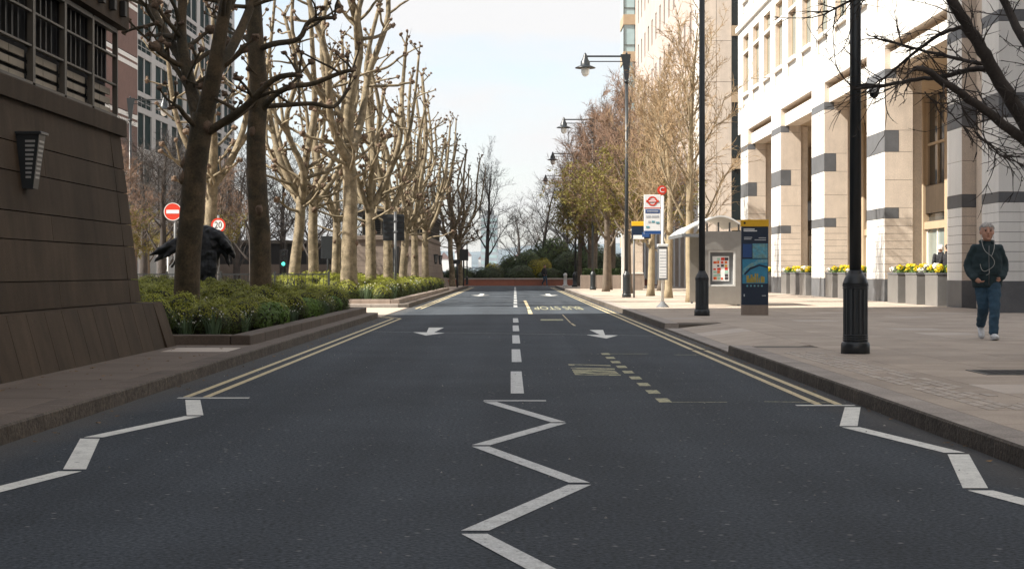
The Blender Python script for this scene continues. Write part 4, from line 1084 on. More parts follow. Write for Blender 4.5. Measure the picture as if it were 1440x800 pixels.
far = [(-2.6,158,0.3,.85,.98,'slender dark bare tree left of centre behind the brick wall'),(2.6,165,1.5,1.0,.83,'spreading dark bare tree right of centre behind the brick wall'),
       (-17,78,2.1,.8,.62,'dark bare tree in front of the brick office corner at far left'),(-14.5,70,.6,.7,.55,'dark bare tree behind the no entry sign'),(-13.5,88,3.3,.8,.6,'dark bare tree between the round signs at left'),
       (-19,100,4.0,.9,.75,'dark bare tree under the white office windows at left'),(-16,118,5.0,.9,.8,'dark bare tree behind the green traffic light'),(-13,135,1.0,.9,.75,'dark bare tree behind the back row of planes'),
       (-21,140,2.0,1.0,.8,'dark bare tree far left of the distant pavilion'),(-8,140,3.0,.9,.75,'dark bare tree behind the far pavilion roof'),(6.5,160,4.2,.9,.75,'dark bare tree at right behind the brick wall'),(-9,165,.2,.9,.8,'faint bare tree past the far pavilion end'),
       (-5.5,170,2.2,1.0,.85,'bare tree left of centre far behind the brick wall'),(.6,176,3.8,.9,.62,'smaller bare tree behind the dark garden shrubs'),(5.2,172,5.6,1.0,.85,'bare tree behind the yellow shrub, right of centre'),
       (-22,92,1.2,.9,.6,'dark bare tree at the far left edge behind the pavilion wall'),(-11.5,98,2.7,.8,.6,'dark bare tree just left of the green traffic light'),(-17,104,.8,.9,.65,'dark bare tree behind the two round signs'),(-24,125,3.6,1.0,.75,'dark bare tree close to the white office facade'),(-12,150,4.7,1.0,.8,'dark bare tree behind the low stone building'),(-18,152,5.5,1.0,.8,'dark bare tree left of the low stone building roof')]
for k, (x,y,rz,lab) in enumerate([(-14.8,64,.4,'olive leaved small tree left of the no entry sign'),(-12.6,72,2.4,'olive leaved small tree behind the speed limit sign'),(-18.5,86,4.4,'olive leaved small tree under the brick office corner')]):
    plant_twig(TB[k], x, y, rz, (.62,.55), lab, fg, z=.2)
for k, (x,y,rz,s,h,lab) in enumerate(far): plant_twig(TC[k % 2], x, y, rz, (s,h), lab, fg, z=.2)

# near tree leaning in at the upper right, trunk outside the frame
def near_tree():
    rng = random.Random(91); Y = 21.0; tr, br, lf = MB(), MB(), MB()
    base = Vector((pxX(1492,Y), Y, HK)); t = thing('overhanging_tree', 'dark bare tree reaching in from the upper right edge over the pavement', 'tree', base)
    trunk_tube(tr, [base-Vector((0,0,.1)), W(1490,420,Y), W(1482,320,Y), W(1472,235,Y)], .20, .13)
    limbs_ = [([(1472,240,0),(1440,172,0),(1400,105,-.1),(1376,62,-.2),(1345,12,-.3),(1322,-40,-.4),(1300,-110,-.5)], .105,.05,16),
      ([(1472,240,0),(1440,196,-.2),(1390,160,-.4),(1345,128,-.6),(1302,100,-.8),(1286,97,-.9)], .075,.028,16),
      ([(1402,98,0),(1370,97,.2),(1330,107,.3),(1290,112,.4),(1240,121,.5),(1200,125,.5)], .04,.016,12),
      ([(1385,90,0),(1335,81,.3),(1280,67,.6),(1228,52,.8)], .026,.012,10),
      ([(1352,38,-.3),(1320,50,-.2),(1285,75,0),(1250,105,.2),(1236,114,.2)], .028,.010,9),
      ([(1472,240,0),(1478,150,.3),(1452,80,.5),(1415,10,.7),(1395,-50,.8)], .085,.04,14),
      ([(1300,130,-.8),(1330,155,-.7),(1372,192,-.6),(1418,215,-.5)], .008,.005,6),
      ([(1345,128,-.6),(1362,170,-.6),(1392,208,-.6),(1412,220,-.6)], .009,.006,6),
      ([(1322,-40,-.4),(1270,-30,-.5),(1210,-5,-.6),(1160,20,-.6)], .03,.010,10)]
    for pts, ra, rb, ns in limbs_:
        P = smooth_path([W(px,py,Y+dy*1.6) for px,py,dy in pts], 5); P = [p+Vector((rng.uniform(-.012,.012),)*3) for p in P]
        br.tube(P, taper(ra, rb, len(P)), 8)
        for _ in range(int(ns*1.7)):
            i = rng.randint(2, len(P)-1); d = (P[i]-P[i-1]).normalized()+Vector((rng.uniform(-1,1),rng.uniform(-1,1),rng.uniform(-1,.9)))
            tp, td = walk(P[i], d, rng.uniform(.25,.8), 5, rng, .28, -.01); br.tube(tp, [.011,.009,.008,.006,.005,.003], 4)
            for _ in range(4):
                q = tp[rng.randint(1,5)]; sp, _ = walk(q, td+Vector((rng.uniform(-1,1),rng.uniform(-1,1),rng.uniform(-1,1))), rng.uniform(.1,.35), 3, rng, .3, 0); br.tube(sp, [.006,.005,.004,.002], 3)
                for _ in range(2):
                    if rng.random() < .45: lf.ball(sp[rng.randint(1,3)], rng.uniform(.005,.009), 5, 4)
    wpart('trunk', tr, bark_black, t); b = wpart('branches', br, bark_black, t); tag(part('buds', lf, core_m, b), kind='stuff')
near_tree()

# ------------------------------------------------------------------ shrubs
def shrub_mesh(seed, rad, n, size, leafm, tipm, tipfrac=.6):
    rng = random.Random(seed); mb = MB()
    lumps = [(rng.uniform(-.3,.3)*rad[0], rng.uniform(-.3,.3)*rad[1], rng.uniform(-.1,.2)*rad[2]) for _ in range(5)]
    mb.ball((0,0,0), 1.0, 10, 7, 2, (rad[0]*.80,rad[1]*.80,rad[2]*.80), .06, rng)
    for k in range(n):
        while True:
            d = Vector((rng.gauss(0,1),rng.gauss(0,1),rng.gauss(0,1))).normalized()
            if d.z > -.45: break
        lump = 1 + .07*math.sin(5*d.x+seed)+.07*math.sin(6*d.y+2*seed)+.05*math.sin(7*d.z+seed)
        q = lump*(1-abs(rng.gauss(0,.09)))
        p = Vector((d.x*rad[0]*q, d.y*rad[1]*q, d.z*rad[2]*q))
        nrm = (d*.9+Vector((rng.uniform(-1,1),rng.uniform(-1,1),rng.uniform(-1,1)))*.34).normalized()
        u = nrm.orthogonal().normalized(); u.rotate(Quaternion(nrm, rng.uniform(0,6.28))); w = nrm.cross(u)
        s = size*rng.uniform(.6,1.35); u *= s; w *= s*.55
        mi = 1 if rng.random() < tipfrac*1.6*max(0,min(1,(d.z-.15)*2.2)) else 0  # bright tips gather on top: new growth plus painted light from above
        mb.add([p-u,p+w,p+u,p-w], [(0,1,2,3)], mi)
    return mb.mesh('clipped_shrub', [leafm, tipm, core_m])
SH = [shrub_mesh(50+k, (.385,.385,.40), 2400, .018, box_leaf, box_toplit_tip) for k in range(5)]
SL_ = [shrub_mesh(60+k, (.44,.44,.42), 420, .042, box_leaf, box_toplit_tip) for k in range(2)]
rng = random.Random(8); bushes = []
def fill(y0, y1, step, which, xl):
    y = y0; r_ = 0
    while y < y1:
        x = -4.58 - (step*.5 if r_ % 2 else 0)
        while x > xl:
            bushes.append((y + (-x-4.5)*1.5, x+rng.uniform(-.10,.10), y+rng.uniform(-.10,.10), which)); x -= step
        y += step*.88; r_ += 1
fill(25.75, 44.1, .83, 0, -10.6); fill(57.6, 99.5, .95, 1, -8.8)
bushes.sort()
mass = MB()
for k, (_, x, y, wh) in enumerate(bushes):
    z = .20+.19+rng.uniform(-.10,.10) + min(.26, max(0,(-x-4.9)*.07)); s = rng.uniform(.86,1.18)*(1.0 if wh == 0 else 1.15); sz = s*rng.uniform(.88,1.08); a = rng.uniform(0,6.28)
    if k < 298:
        o = link('clipped_shrub', SH[rng.randrange(5)], None, (x, y, z)); o.rotation_euler.z = a; o.scale = (s, s, sz)
        tag(o, ['round clipped box shrub in the shaded near planting bed','round yellow green clipped box shrub in the sunlit bed beyond the driveway'][wh], 'shrub', ['box shrubs in the near bed','box shrubs in the far bed'][wh])
    else:
        me = SL_[k % 2]; ca, sa = math.cos(a), math.sin(a); vs = [((v.co.x*ca-v.co.y*sa)*s+x, (v.co.x*sa+v.co.y*ca)*s+y, v.co.z*sz+z) for v in me.vertices]
        b0 = len(mass.v); mass.v.extend(vs)
        for pl_ in me.polygons: mass.f.append(tuple(i+b0 for i in pl_.vertices)); mass.m.append(pl_.material_index); mass.sm.append(False)
tag(link('far_shrubs', mass.mesh('far_shrubs', [box_leaf, box_toplit_tip, core_m])), 'mass of small clipped shrubs at the back of the planting beds', 'shrubs', kind='stuff')
def strap_mesh(seed, flowers):
    rng = random.Random(seed); mb = MB()
    for _ in range(46):
        a = rng.uniform(0,6.28); r = rng.uniform(0,.16); h = rng.uniform(.3,.55); ln = rng.uniform(.05,.28)
        b = Vector((math.cos(a)*r, math.sin(a)*r, 0)); e = Vector((math.cos(a),math.sin(a),0)); s = Vector((-e.y,e.x,0))*.011
        p1 = b+e*ln*.4+Vector((0,0,h*.65)); p2 = b+e*ln+Vector((0,0,h))
        mb.add([b-s,b+s,p1+s,p1-s,p2], [(0,1,2,3),(3,2,4)], 0)
        if flowers and rng.random() < .4:
            for _ in range(5):
                nn = Vector((rng.uniform(-1,1),rng.uniform(-1,1),rng.uniform(-1,1))).normalized(); u = nn.orthogonal()*.014; w = nn.cross(u)
                mb.add([p2-u,p2+w,p2+u,p2-w],[(0,1,2,3)],1)
    return mb.mesh('flower_clump', [strap_leaf, petal_white])
SM = [strap_mesh(k, True) for k in (1,2,3)]
for k, (x,y,s) in enumerate([(-4.9,25.4,.6),(-4.5,25.45,.7),(-4.32,27.2,.6),(-4.3,33.0,.6),(-4.3,38.5,.7),(-5.6,29.9,.9),(-4.5,57.4,.95),(-5.0,57.4,1.0),(-4.35,60.5,.9),(-4.35,64,.9),(-4.35,70,1.0),(-4.35,75,1.0)]):
    o = link('flower_clump', SM[k%3], None, (x,y,.2)); o.scale = (s,s,s*1.2); o.rotation_euler.z = k
    tag(o, 'strap leaved clump with small white flowers at the edge of the %s bed' % ('shaded near' if y < 50 else 'sunlit far'), 'plant', 'white flower clumps in the %s bed' % ('near' if y < 50 else 'far'))
FM = [shrub_mesh(80+k, (.30,.30,.26), 700, .032, fern_leaf, fern_leaf) for k in range(2)]
for k, (x,y,s) in enumerate([(-4.42,28.9,1.0),(-4.42,30.0,1.2),(-4.4,30.9,1.1),(-4.4,35.2,1.2),(-4.4,36.4,1.1),(-4.42,41.0,1.0)]):
    o = link('leafy_plant', FM[k%2], None, (x,y,.38)); o.scale = (s,s,s); o.rotation_euler.z = k*1.3
    tag(o, 'loose fresh green leafy plant along the near bed edge', 'plant', 'fresh green plants along the near bed edge')
# garden behind the brick wall
HG = shrub_mesh(90, (1,1,1), 3200, .06, hedge_leaf, box_leaf, .35); HY = shrub_mesh(91, (1,1,1), 2600, .065, gorse_leaf, gorse_leaf)
gl = [(-7.5,149.5,1.6,.9,0,'dark low hedge shrub at the left end of the brick wall'),(-4.8,149.3,1.7,.85,0,'dark hedge shrub left of centre behind the brick wall'),(-2.2,149.2,1.8,.85,0,'dark hedge shrub behind the middle of the brick wall'),
 (.4,149.3,1.7,.9,0,'dark hedge shrub right of the bare tree behind the brick wall'),(-.3,153,1.5,1.5,0,'taller dark green shrub left of the yellow shrub'),(1.3,152,1.6,1.8,0,'tall dark green shrub just left of the yellow shrub'),
 (2.35,150.3,1.35,1.35,1,'bright yellow flowering shrub behind the brick wall'),(3.1,149.0,1.3,.75,0,'low dark shrub under the yellow shrub'),(4.6,151,1.8,1.7,0,'dark green shrub right of the yellow shrub'),
 (3.4,155,2.2,2.5,0,'tall dark evergreen shrub behind the yellow shrub'),(6.6,152,2.2,2.1,0,'dark shrub behind the last street trees'),(-2.0,152.5,.9,1.1,1,'small yellow green shrub at the foot of the bare tree'),(8.5,150,2.0,1.6,0,'dark shrub at the far right behind the wall'),(-11,150,2.2,1.2,0,'dark hedge shrub behind the far pavilion end')]
for x,y,s,h,k,lab in gl:
    o = link('garden_shrub', HY if k else HG, None, (x,y,.3+h*.55)); o.scale = (s,s*.9,h); o.rotation_euler.z = x*2.1; tag(o, lab, 'shrub', 'garden shrubs behind the brick wall')
# ------------------------------------------------------------------ lamp posts
def lamp_post(label, x, y, src=None, rz=0, s=1.0):
    if src:
        t = copy_tree(src); t.location = (x,y,HK); t.rotation_euler.z = rz; t.scale = (s,s,s); t['label'] = label; return t
    t = thing('street_lamp', label, 'street lamp', (x,y,HK), 0, 'black street lamps')
    part('plinth', MB().lathe([(.19,-.02),(.19,.12),(.18,.145),(.165,.16)], n=12), black_metal, t)
    part('base', MB().lathe([(.160,.16),(.160,.88)], n=40, flute=.045), black_metal, t)
    for z, r in ((.17,.168),(.20,.168),(.23,.166),(.845,.168),(.875,.17)): part('ring', MB().lathe([(r-.012,z),(r,z+.006),(r,z+.016),(r-.012,z+.022)], n=24), black_metal, t)
    part('shoulder', MB().lathe([(.168,.895),(.160,.93),(.142,.98),(.112,1.03),(.092,1.05),(.092,1.08),(.080,1.09)], n=24), black_metal, t)
    part('shaft', MB().lathe([(.078,1.08),(.074,4.0),(.066,8.95)], n=16), black_metal, t)
    part('collar', MB().lathe([(.07,8.90),(.11,8.93),(.11,9.0),(.075,9.03)], n=16), black_metal, t)
    part('bracket', MB().extr([(-.07,9.0),(.07,9.0),(.14,9.75),(.17,10.1),(-.25,10.1),(-.17,9.75)],'y',-.055,.055), black_metal, t)
    arm = part('arm', MB().box(-1.66,-.1,-.025,.025,9.98,10.05).box(-1.62,-.1,-.02,.02,9.78,9.82), black_metal, t)
    part('finial', MB().lathe([(.03,10.1),(.05,10.13),(.03,10.17),(.01,10.22)], n=10), black_metal, t)
    ln = part('lantern', MB().lathe([(.42,9.52),(.43,9.545),(.30,9.60),(.20,9.64),(.19,9.80),(.13,9.88),(.09,10.0),(.06,10.1),(.02,10.16)], c=(-1.72,0,0), n=24), black_metal, t)
    part('globe', MB().lathe([(.015,9.17),(.09,9.20),(.15,9.28),(.175,9.38),(.17,9.50),(.16,9.53)], c=(-1.72,0,0), n=20), lamp_glass, ln)
    return t
LA = lamp_post('black street lamp post with fluted base nearest the walking man', 4.45, 22.3)
lamp_post('black street lamp post beside the blue map board', 4.54, 41.4, LA)
LC = lamp_post('street lamp with visible lantern left of the bus stop flag', 4.65, 71.0, LA)
lamp_post('street lamp with the second visible lantern among the brown trees', 4.6, 100.5, LA)
lamp_post('street lamp with the third lantern down the right row', 4.6, 129.5, LA)
lamp_post('street lamp with the farthest lantern beyond the brick wall', 4.6, 160.0, LA)
lamp_post('street lamp at far left with arm pointing right before the brick office', -16.9, 75.0, LA, math.pi, .86)
lamp_post('thin street lamp at the left end of the brick wall', -3.95, 141.0, LA, math.pi, .64)
# camera clamped to the near post
cv = thing('security_camera', 'small dome camera clamped to the nearest lamp post', 'camera', (4.55, 22.28, 3.55))
part('arm', MB().box(-.05,.14,-.02,.02,.05,.10), black_metal, cv); part('housing', MB().lathe([(.05,.06),(.07,.03),(.07,-.03)], c=(.14,0,0), n=14), pale_metal, cv)
part('dome', MB().ball((.14,0,-.03), .06, 12, 8), glass_dark, cv)

# ------------------------------------------------------------------ signs
def disc(mb, c, r, y0, y1, n=32, mi=0):
    vs = [(c[0]+r*math.cos(6.2832*i/n), y0, c[2]+r*math.sin(6.2832*i/n)) for i in range(n)]+[(c[0]+r*math.cos(6.2832*i/n), y1, c[2]+r*math.sin(6.2832*i/n)) for i in range(n)]
    mb.add(vs, [tuple(range(n)), tuple(range(2*n-1,n-1,-1))]+[(i,n+i,n+(i+1)%n,(i+1)%n) for i in range(n)], mi); return mb
def ringm(mb, c, r0, r1, y0, y1, n=36, mi=0):
    vs = []
    for r in (r0,r1):
        for yy in (y0,y1): vs += [(c[0]+r*math.cos(6.2832*i/n), yy, c[2]+r*math.sin(6.2832*i/n)) for i in range(n)]
    f = []
    for i in range(n):
        j = (i+1)%n; f += [(i,j,2*n+j,2*n+i),(n+i,3*n+i,3*n+j,n+j),(2*n+i,2*n+j,3*n+j,3*n+i),(i,n+i,n+j,j)]
    mb.add(vs, f, mi); return mb
def letters(body, size, m, parent, loc, depth=.002, sx=1.0):
    me = text_mesh(body, size, depth); me.materials.append(m); o = link('lettering', me, parent, loc); o.rotation_euler = (R(90),0,0); o.scale = (sx,1,1); return o
x = pxX(243,57.6); s1 = thing('no_entry_sign', 'round red no entry sign with white bar at left behind the near plane tree', 'sign', (x+.07,57.6,.2))
part('post', MB().tube([(0,.05,0),(0,.05,3.3)], .045, 10), grey_metal, s1)
part('disc', disc(MB(), (-.07,0,3.02), .28, -.012, .0), sign_red, s1); part('rim', ringm(MB(), (-.07,0,3.02), .28, .30, -.014, .002), sign_white, s1)
part('bar', MB().box(-.285,.145,-.018,-.012,2.96,3.08), sign_white, s1)
s2 = thing('speed_limit_sign', 'round white speed limit sign with red border half hidden behind a plane trunk', 'sign', (pxX(307,57.5),57.5,.2))
part('post', MB().tube([(0,.05,0),(0,.05,2.9)], .04, 10), grey_metal, s2)
part('disc', disc(MB(), (0,0,2.56), .225, -.010, .0), sign_white, s2); part('border', ringm(MB(), (0,0,2.56), .185, .245, -.014, .002), sign_red, s2)
letters('20', .30, sign_black, s2, (0,-.012,2.56), sx=.85)
s3 = thing('small_sign_post', 'thin pale post with small plate left of the no entry sign post', 'sign', (pxX(236,57.7),57.7,.2))
part('post', MB().tube([(0,.03,0),(0,.03,1.95)], .03, 8), pale_metal, s3); part('plate', ringm(MB(), (0,0,1.82), .06, .10, -.01, 0, 20), sign_red, s3)
part('lower_plate', MB().box(.02,.35,0,.02,.85,1.2), grey_metal, s3)
s4 = thing('traffic_sign', 'back of a black rectangular road sign on a grey post in the sunlit bed', 'sign', (pxX(556,65),65,.2))
part('post', MB().tube([(0,0,-.1),(0,0,3.28)], .055, 12), grey_metal, s4)
bd = part('panel', MB().cbox(-.48,.34,.06,.10,2.18,3.18,.01), black_metal, s4)
for k in range(5): part('rib', MB().box(-.46,.32,.03,.062,2.25+k*.2,2.29+k*.2), louver_m, bd)
for z in (2.5,2.9): part('clamp', MB().box(-.08,.08,-.065,.06,z,z+.05), grey_metal, s4)
s5 = thing('panel_sign', 'small black panel on a post in the back row of planes', 'sign', (pxX(461,84),84,.2))
part('post', MB().tube([(0,0,0),(0,0,2.7)], .05, 8), black_metal, s5); part('panel', MB().cbox(-.33,.33,-.05,.05,1.65,2.75,.01), black_metal, s5)
tl = thing('traffic_light', 'traffic light showing green among the plane trunks at left', 'traffic light', (pxX(399,105),105,.2))
part('post', MB().tube([(0,.1,0),(0,.1,2.4)], .06, 10), black_metal, tl); hd = part('head', MB().cbox(-.25,.25,-.1,.1,1.25,2.35,.02), black_metal, tl)
for k, m in enumerate((green_light, glass_dark, glass_dark)):
    part('lens', disc(MB(), (0,0,1.48+k*.32), .115, -.125, -.1, 20), m, hd)
    part('hood', ringm(MB(), (0,0,1.48+k*.32), .12, .135, -.25, -.1, 20), black_metal, hd)
s6 = thing('signal_box', 'black box sign on a post beside the far pavilion kerb', 'sign', (pxX(652,128),128,.13))
part('post', MB().tube([(0,0,0),(0,0,2.6)], .06, 8), black_metal, s6); part('panel', MB().cbox(-.3,.35,-.08,.08,1.9,2.75,.01), black_metal, s6)
s7 = thing('bollard_sign', 'dark post with a square head at the far pavilion corner', 'sign', (pxX(643,118),118,.13))
part('post', MB().tube([(0,0,0),(0,0,1.7)], .07, 8), black_metal, s7); part('head', MB().cbox(-.28,.2,-.06,.06,1.6,1.9,.01), black_metal, s7)
# railing behind the far bed
rl = thing('iron_railing', 'low black iron railing behind the clipped shrubs and plane trunks', 'railing', (-10,56.9,.13))
for k in range(7): part('post', MB().cbox(-7+k*1.8-.03,-7+k*1.8+.03,-.03,.03,0,1.08,.008), black_metal, rl)
part('rail', MB().box(-7,3.8,-.02,.02,.96,1.0), black_metal, rl); part('rail', MB().box(-7,3.8,-.02,.02,.14,.18), black_metal, rl)
mb = MB()
for k in range(90): mb.box(-6.95+k*.12,-6.935+k*.12,-.008,.008,.18,.96)
part('bars', mb, black_metal, rl, 'stuff')
# bollards at the road end
bo = None
for k, (px,Y,lab) in enumerate([(795,122,'pale round topped bollard at the far right kerb'),(808,120,'dark bollard with domed top at the far right kerb')]):
    t = thing('bollard', lab, 'bollard', (pxX(px,Y),Y,HK), 0, 'bollards at the far kerb')
    part('body', MB().lathe([(.2,0),(.2,.12),(.13,.16),(.12,.75),(.14,.78),(.14,.84)], n=14), pale_metal if k == 0 else black_metal, t)
    part('cap', MB().ball((0,0,.84),.14,12,8), pale_metal if k == 0 else black_metal, t)
pk = thing('stone_planter', 'long low stone planter wall with clipped hedge under the right hand trees', 'planter', (4.1,106.5,HK))
for k in range(4): part('stone', MB().cbox(k*1.0+.005,k*1.0+.995,0,.9,-.02,.85,.015), brown_stone2, pk)
mb = MB(); rng = random.Random(4)
for _ in range(2600):
    p = Vector((rng.uniform(.15,3.85), rng.choice((rng.uniform(.1,.8),.12)), rng.uniform(.85,1.25))); nn = Vector((rng.uniform(-1,1),rng.uniform(-1,1),rng.uniform(-1,1))).normalized(); u = nn.orthogonal()*.05; w = nn.cross(u)*.6
    mb.add([p-u,p+w,p+u,p-w],[(0,1,2,3)])
mb.box(.25,3.75,.2,.75,.85,1.2)
part('hedge', mb, hedge_leaf, pk, 'stuff')
kp = thing('stone_kiosk', 'pale stone kiosk wall with brown base behind the lamp post with the lantern', 'kiosk', (6.35,98,HK))
part('base', MB().box(0,1.0,0,2,0,.95), brown_stone2, kp); part('ledge', MB().box(-.03,1.03,-.03,2.03,.95,1.02), white_stone, kp)
for k in range(4): part('panel', MB().box(.004,.996,.02,1.98,1.02+k*.58+.004,1.02+(k+1)*.58-.004), beige_stone, kp)
part('post', MB().box(-.22,-.05,0,.2,0,3.4), white_stone, kp); part('cap', MB().box(-.25,1.05,-.05,2.05,3.4,3.5), white_stone, kp)

# ------------------------------------------------------------------ bus stop
bs = thing('bus_stop', 'bus stop pole with white and red flag, round letter disc and timetable case', 'bus stop', (4.45,51.4,HK))
part('foot', MB().lathe([(.21,0),(.19,.02),(.08,.13),(.05,.17)], n=16), grey_metal, bs)
part('pole', MB().tube([(0,0,.12),(0,0,3.35)], .048, 12), pale_metal, bs)
fl = part('flag', MB().cbox(-.56,-.055,-.03,.03,2.2,3.38,.006), sign_white, bs)
part('roundel', ringm(MB(), (-.31,0,3.19), .10,.145,-.036,-.030), sign_red, fl); part('roundel_bar', MB().box(-.50,-.12,-.040,-.0365,3.155,3.225), sign_red, fl)
part('bar_lettering', MB().box(-.42,-.20,-.043,-.0405,3.175,3.205), sign_white, fl)
part('red_stripe', MB().box(-.56,-.055,-.036,-.030,2.975,2.995), sign_red, fl)
part('name_bar', MB().box(-.52,-.09,-.036,-.030,2.83,2.94), sign_blue, fl); part('name_lettering', MB().box(-.48,-.13,-.039,-.0365,2.87,2.90), grey_print, fl)
for k, (a,b_,z) in enumerate([(-.5,-.36,2.74),(-.33,-.12,2.74),(-.44,-.36,2.58),(-.33,-.24,2.58),(-.2,-.1,2.55),(-.5,-.40,2.42)]): part('route_tile', MB().box(a,b_,-.036,-.030,z-.04,z+.02), grey_print if k < 3 else map_pale, fl)
part('blue_foot', MB().box(-.56,-.055,-.036,-.030,2.2,2.30), sign_blue, fl)
dc = part('letter_disc', disc(MB(), (-.02,0,3.52), .14, -.03, .03), sign_red, bs); letters('C', .22, sign_white, dc, (-.02,-.034,3.52))
tt = part('timetable_case', MB().cbox(-.15,.15,-.08,.02,.82,1.82,.015), grey_metal, bs); part('case_cap', MB().cbox(-.17,.17,-.10,.04,1.82,1.90,.02), pale_metal, tt)
part('sheet', MB().box(-.11,.11,-.086,-.0805,.88,1.75), sign_white, tt)
for k in range(9): part('print_line', MB().box(-.095,.095,-.09,-.0865,.93+k*.09,.93+k*.09+(.018 if k % 3 else .03)), grey_print, tt)
ns = thing('information_sign', 'dark blue information sign with yellow top behind the bus stop flag', 'sign', (4.78,69.8,2.55))
part('panel', MB().cbox(0,.78,-.05,.05,0,.52,.01), sign_navy, ns); part('header', MB().cbox(0,.78,-.052,.052,.52,.70,.01), sign_yellow, ns)
part('strip', MB().box(.06,.5,-.055,-.05,-.02,.14), sign_white, ns); part('strip', MB().box(.42,.72,-.058,-.0555,.06,.26), sign_blue, ns)
part('post', MB().tube([(.1,.1,-2.42),(.1,.1,.68)], .04, 8), grey_metal, ns)

# ------------------------------------------------------------------ bus shelter
sh = thing('bus_shelter', 'steel bus shelter with curved roof and framed poster behind the lamp post', 'bus shelter', (5.85,53,HK))
fr = MB(); fr.box(0,1.17,0,.12,.06,.62); fr.box(0,1.17,0,.12,1.72,2.32); fr.box(0,.16,0,.12,.62,1.72); fr.box(1.0,1.17,0,.12,.62,1.72)
part('end_panel', fr, steel, sh)
part('inner_frame', MB().box(.16,.22,.03,.16,.62,1.72).box(.94,1.0,.03,.16,.62,1.72).box(.22,.94,.03,.16,.62,.67).box(.22,.94,.03,.16,1.67,1.72), pale_metal, sh)
part('poster_backing', MB().box(.22,.94,.14,.16,.67,1.67), grey_metal, sh)
po = part('poster', MB().box(.30,.82,.12,.139,.78,1.55), sign_white, sh)
rng = random.Random(17); pm = [poster_orange,poster_orange,poster_dark,poster_teal,sign_yellow,sign_red]
for r_ in range(7):
    for c in range(4):
        if rng.random() < .85:
            x0 = .33+c*.118; z0 = .82+r_*.10; part('print_patch', MB().box(x0,x0+rng.uniform(.06,.112),.115,.119,z0,z0+rng.uniform(.05,.09)), pm[(r_+c*2+rng.randrange(3)) % 6], po)
for x0, y0 in ((.05,0.02),(1.07,0.02),(1.07,4.2),(.05,4.2)): part('foot', MB().box(x0,x0+.07,y0,y0+.08,0,.07), grey_metal, sh)
part('rear_panel', MB().box(1.10,1.16,.2,4.3,.06,2.3), glass_green, sh)
part('far_panel', MB().box(.02,1.1,4.2,4.3,.06,2.3), steel, sh)
part('bench', MB().box(.65,1.05,.6,3.9,.42,.47), grey_metal, sh)
def arc_roof(x0, x1, z0, z1, rise, y0, y1, th=.05, n=12):
    mb = MB(); top = []; bot = []
    for i in range(n+1):
        t = i/n; xx = x0+(x1-x0)*t; zz = z0+(z1-z0)*t+rise*math.sin(math.pi*t); top.append((xx,zz+th)); bot.append((xx,zz))
    for i in range(n):
        a = [(bot[i][0],y0,bot[i][1]),(bot[i+1][0],y0,bot[i+1][1]),(bot[i+1][0],y1,bot[i+1][1]),(bot[i][0],y1,bot[i][1])]
        b_ = [(top[i][0],y0,top[i][1]),(top[i+1][0],y0,top[i+1][1]),(top[i+1][0],y1,top[i+1][1]),(top[i][0],y1,top[i][1])]
        mb.hexa(a,b_)
    return mb
part('roof', arc_roof(-.10,1.18,2.52,2.48,.26,-.25,4.6), pale_metal, sh)
part('canopy', arc_roof(-.66,.12,2.20,2.56,.09,-.15,4.5), pale_metal, sh)
part('canopy_edge', MB().box(-.67,.05,-.17,-.145,2.14,2.24).box(-.68,-.655,-.15,4.5,2.14,2.25), grey_metal, sh)
for x0 in (.1,.45,.8,1.08): part('roof_strut', MB().box(x0,x0+.05,.02,.08,2.32,2.60), grey_metal, sh)

# ------------------------------------------------------------------ blue map board
mo = thing('map_totem', 'tall dark blue map board with yellow header standing on the pavement', 'information sign', (5.58,42.0,HK))
part('foot', MB().cbox(0,.66,0,.14,0,.25,.008), brown_stone2, mo); bdy = part('board', MB().cbox(0,.66,.003,.137,.252,2.18,.008), sign_navy, mo)
part('header', MB().cbox(-.012,.672,-.006,.146,2.18,2.35,.006), sign_yellow, mo)
part('header_mark', MB().box(.05,.10,-.010,-.006,2.24,2.29), sign_black, mo)
part('title_line', MB().box(.05,.32,-.003,.001,2.10,2.125), sign_white, bdy); part('title_line', MB().box(.05,.38,-.003,.001,2.06,2.085), sign_white, bdy)
for a,b_,z in ((.06,.26,1.90),(.06,.24,1.86),(.42,.60,1.89),(.32,.60,1.84)): part('text_line', MB().box(a,b_,-.003,.001,z,z+.022), grey_print, bdy)
part('small_map', MB().box(.27,.64,-.004,.001,1.40,1.76), map_pale, bdy); part('legend', MB().box(.03,.25,-.004,.001,1.42,1.75), sign_blue, bdy)
mpb = part('large_map', MB().box(.02,.64,-.004,.001,.78,1.38), map_blue, bdy)
rng = random.Random(23)
for k in range(9): part('map_block', MB().box(*(lambda x0: (x0,x0+rng.uniform(.03,.06)))(.12+k*.05),-.007,-.0045,.80,.86+rng.uniform(.05,.32)*math.sin(.4+k*.3)), map_gold, mpb)
part('map_land', MB().extr([(.02,.98),(.14,1.14),(.30,1.20),(.42,1.28),(.64,1.30),(.64,1.38),(.40,1.36),(.20,1.26),(.02,1.12)],'y',-.006,-.0045), map_pale, mpb)
part('map_river', MB().extr([(.06,1.02),(.2,1.17),(.44,1.25),(.64,1.2),(.64,1.16),(.44,1.21),(.22,1.12),(.08,.98)],'y',-.0085,-.0075), sign_navy, mpb)
for k in range(5): part('icon', MB().box(.12+k*.09,.16+k*.09,-.003,.001,.70,.74), map_pale, bdy)
part('text_line', MB().box(.05,.08,-.003,.001,.46,.52), grey_print, bdy); part('text_line', MB().box(.5,.6,-.003,.001,.47,.49), grey_print, bdy)

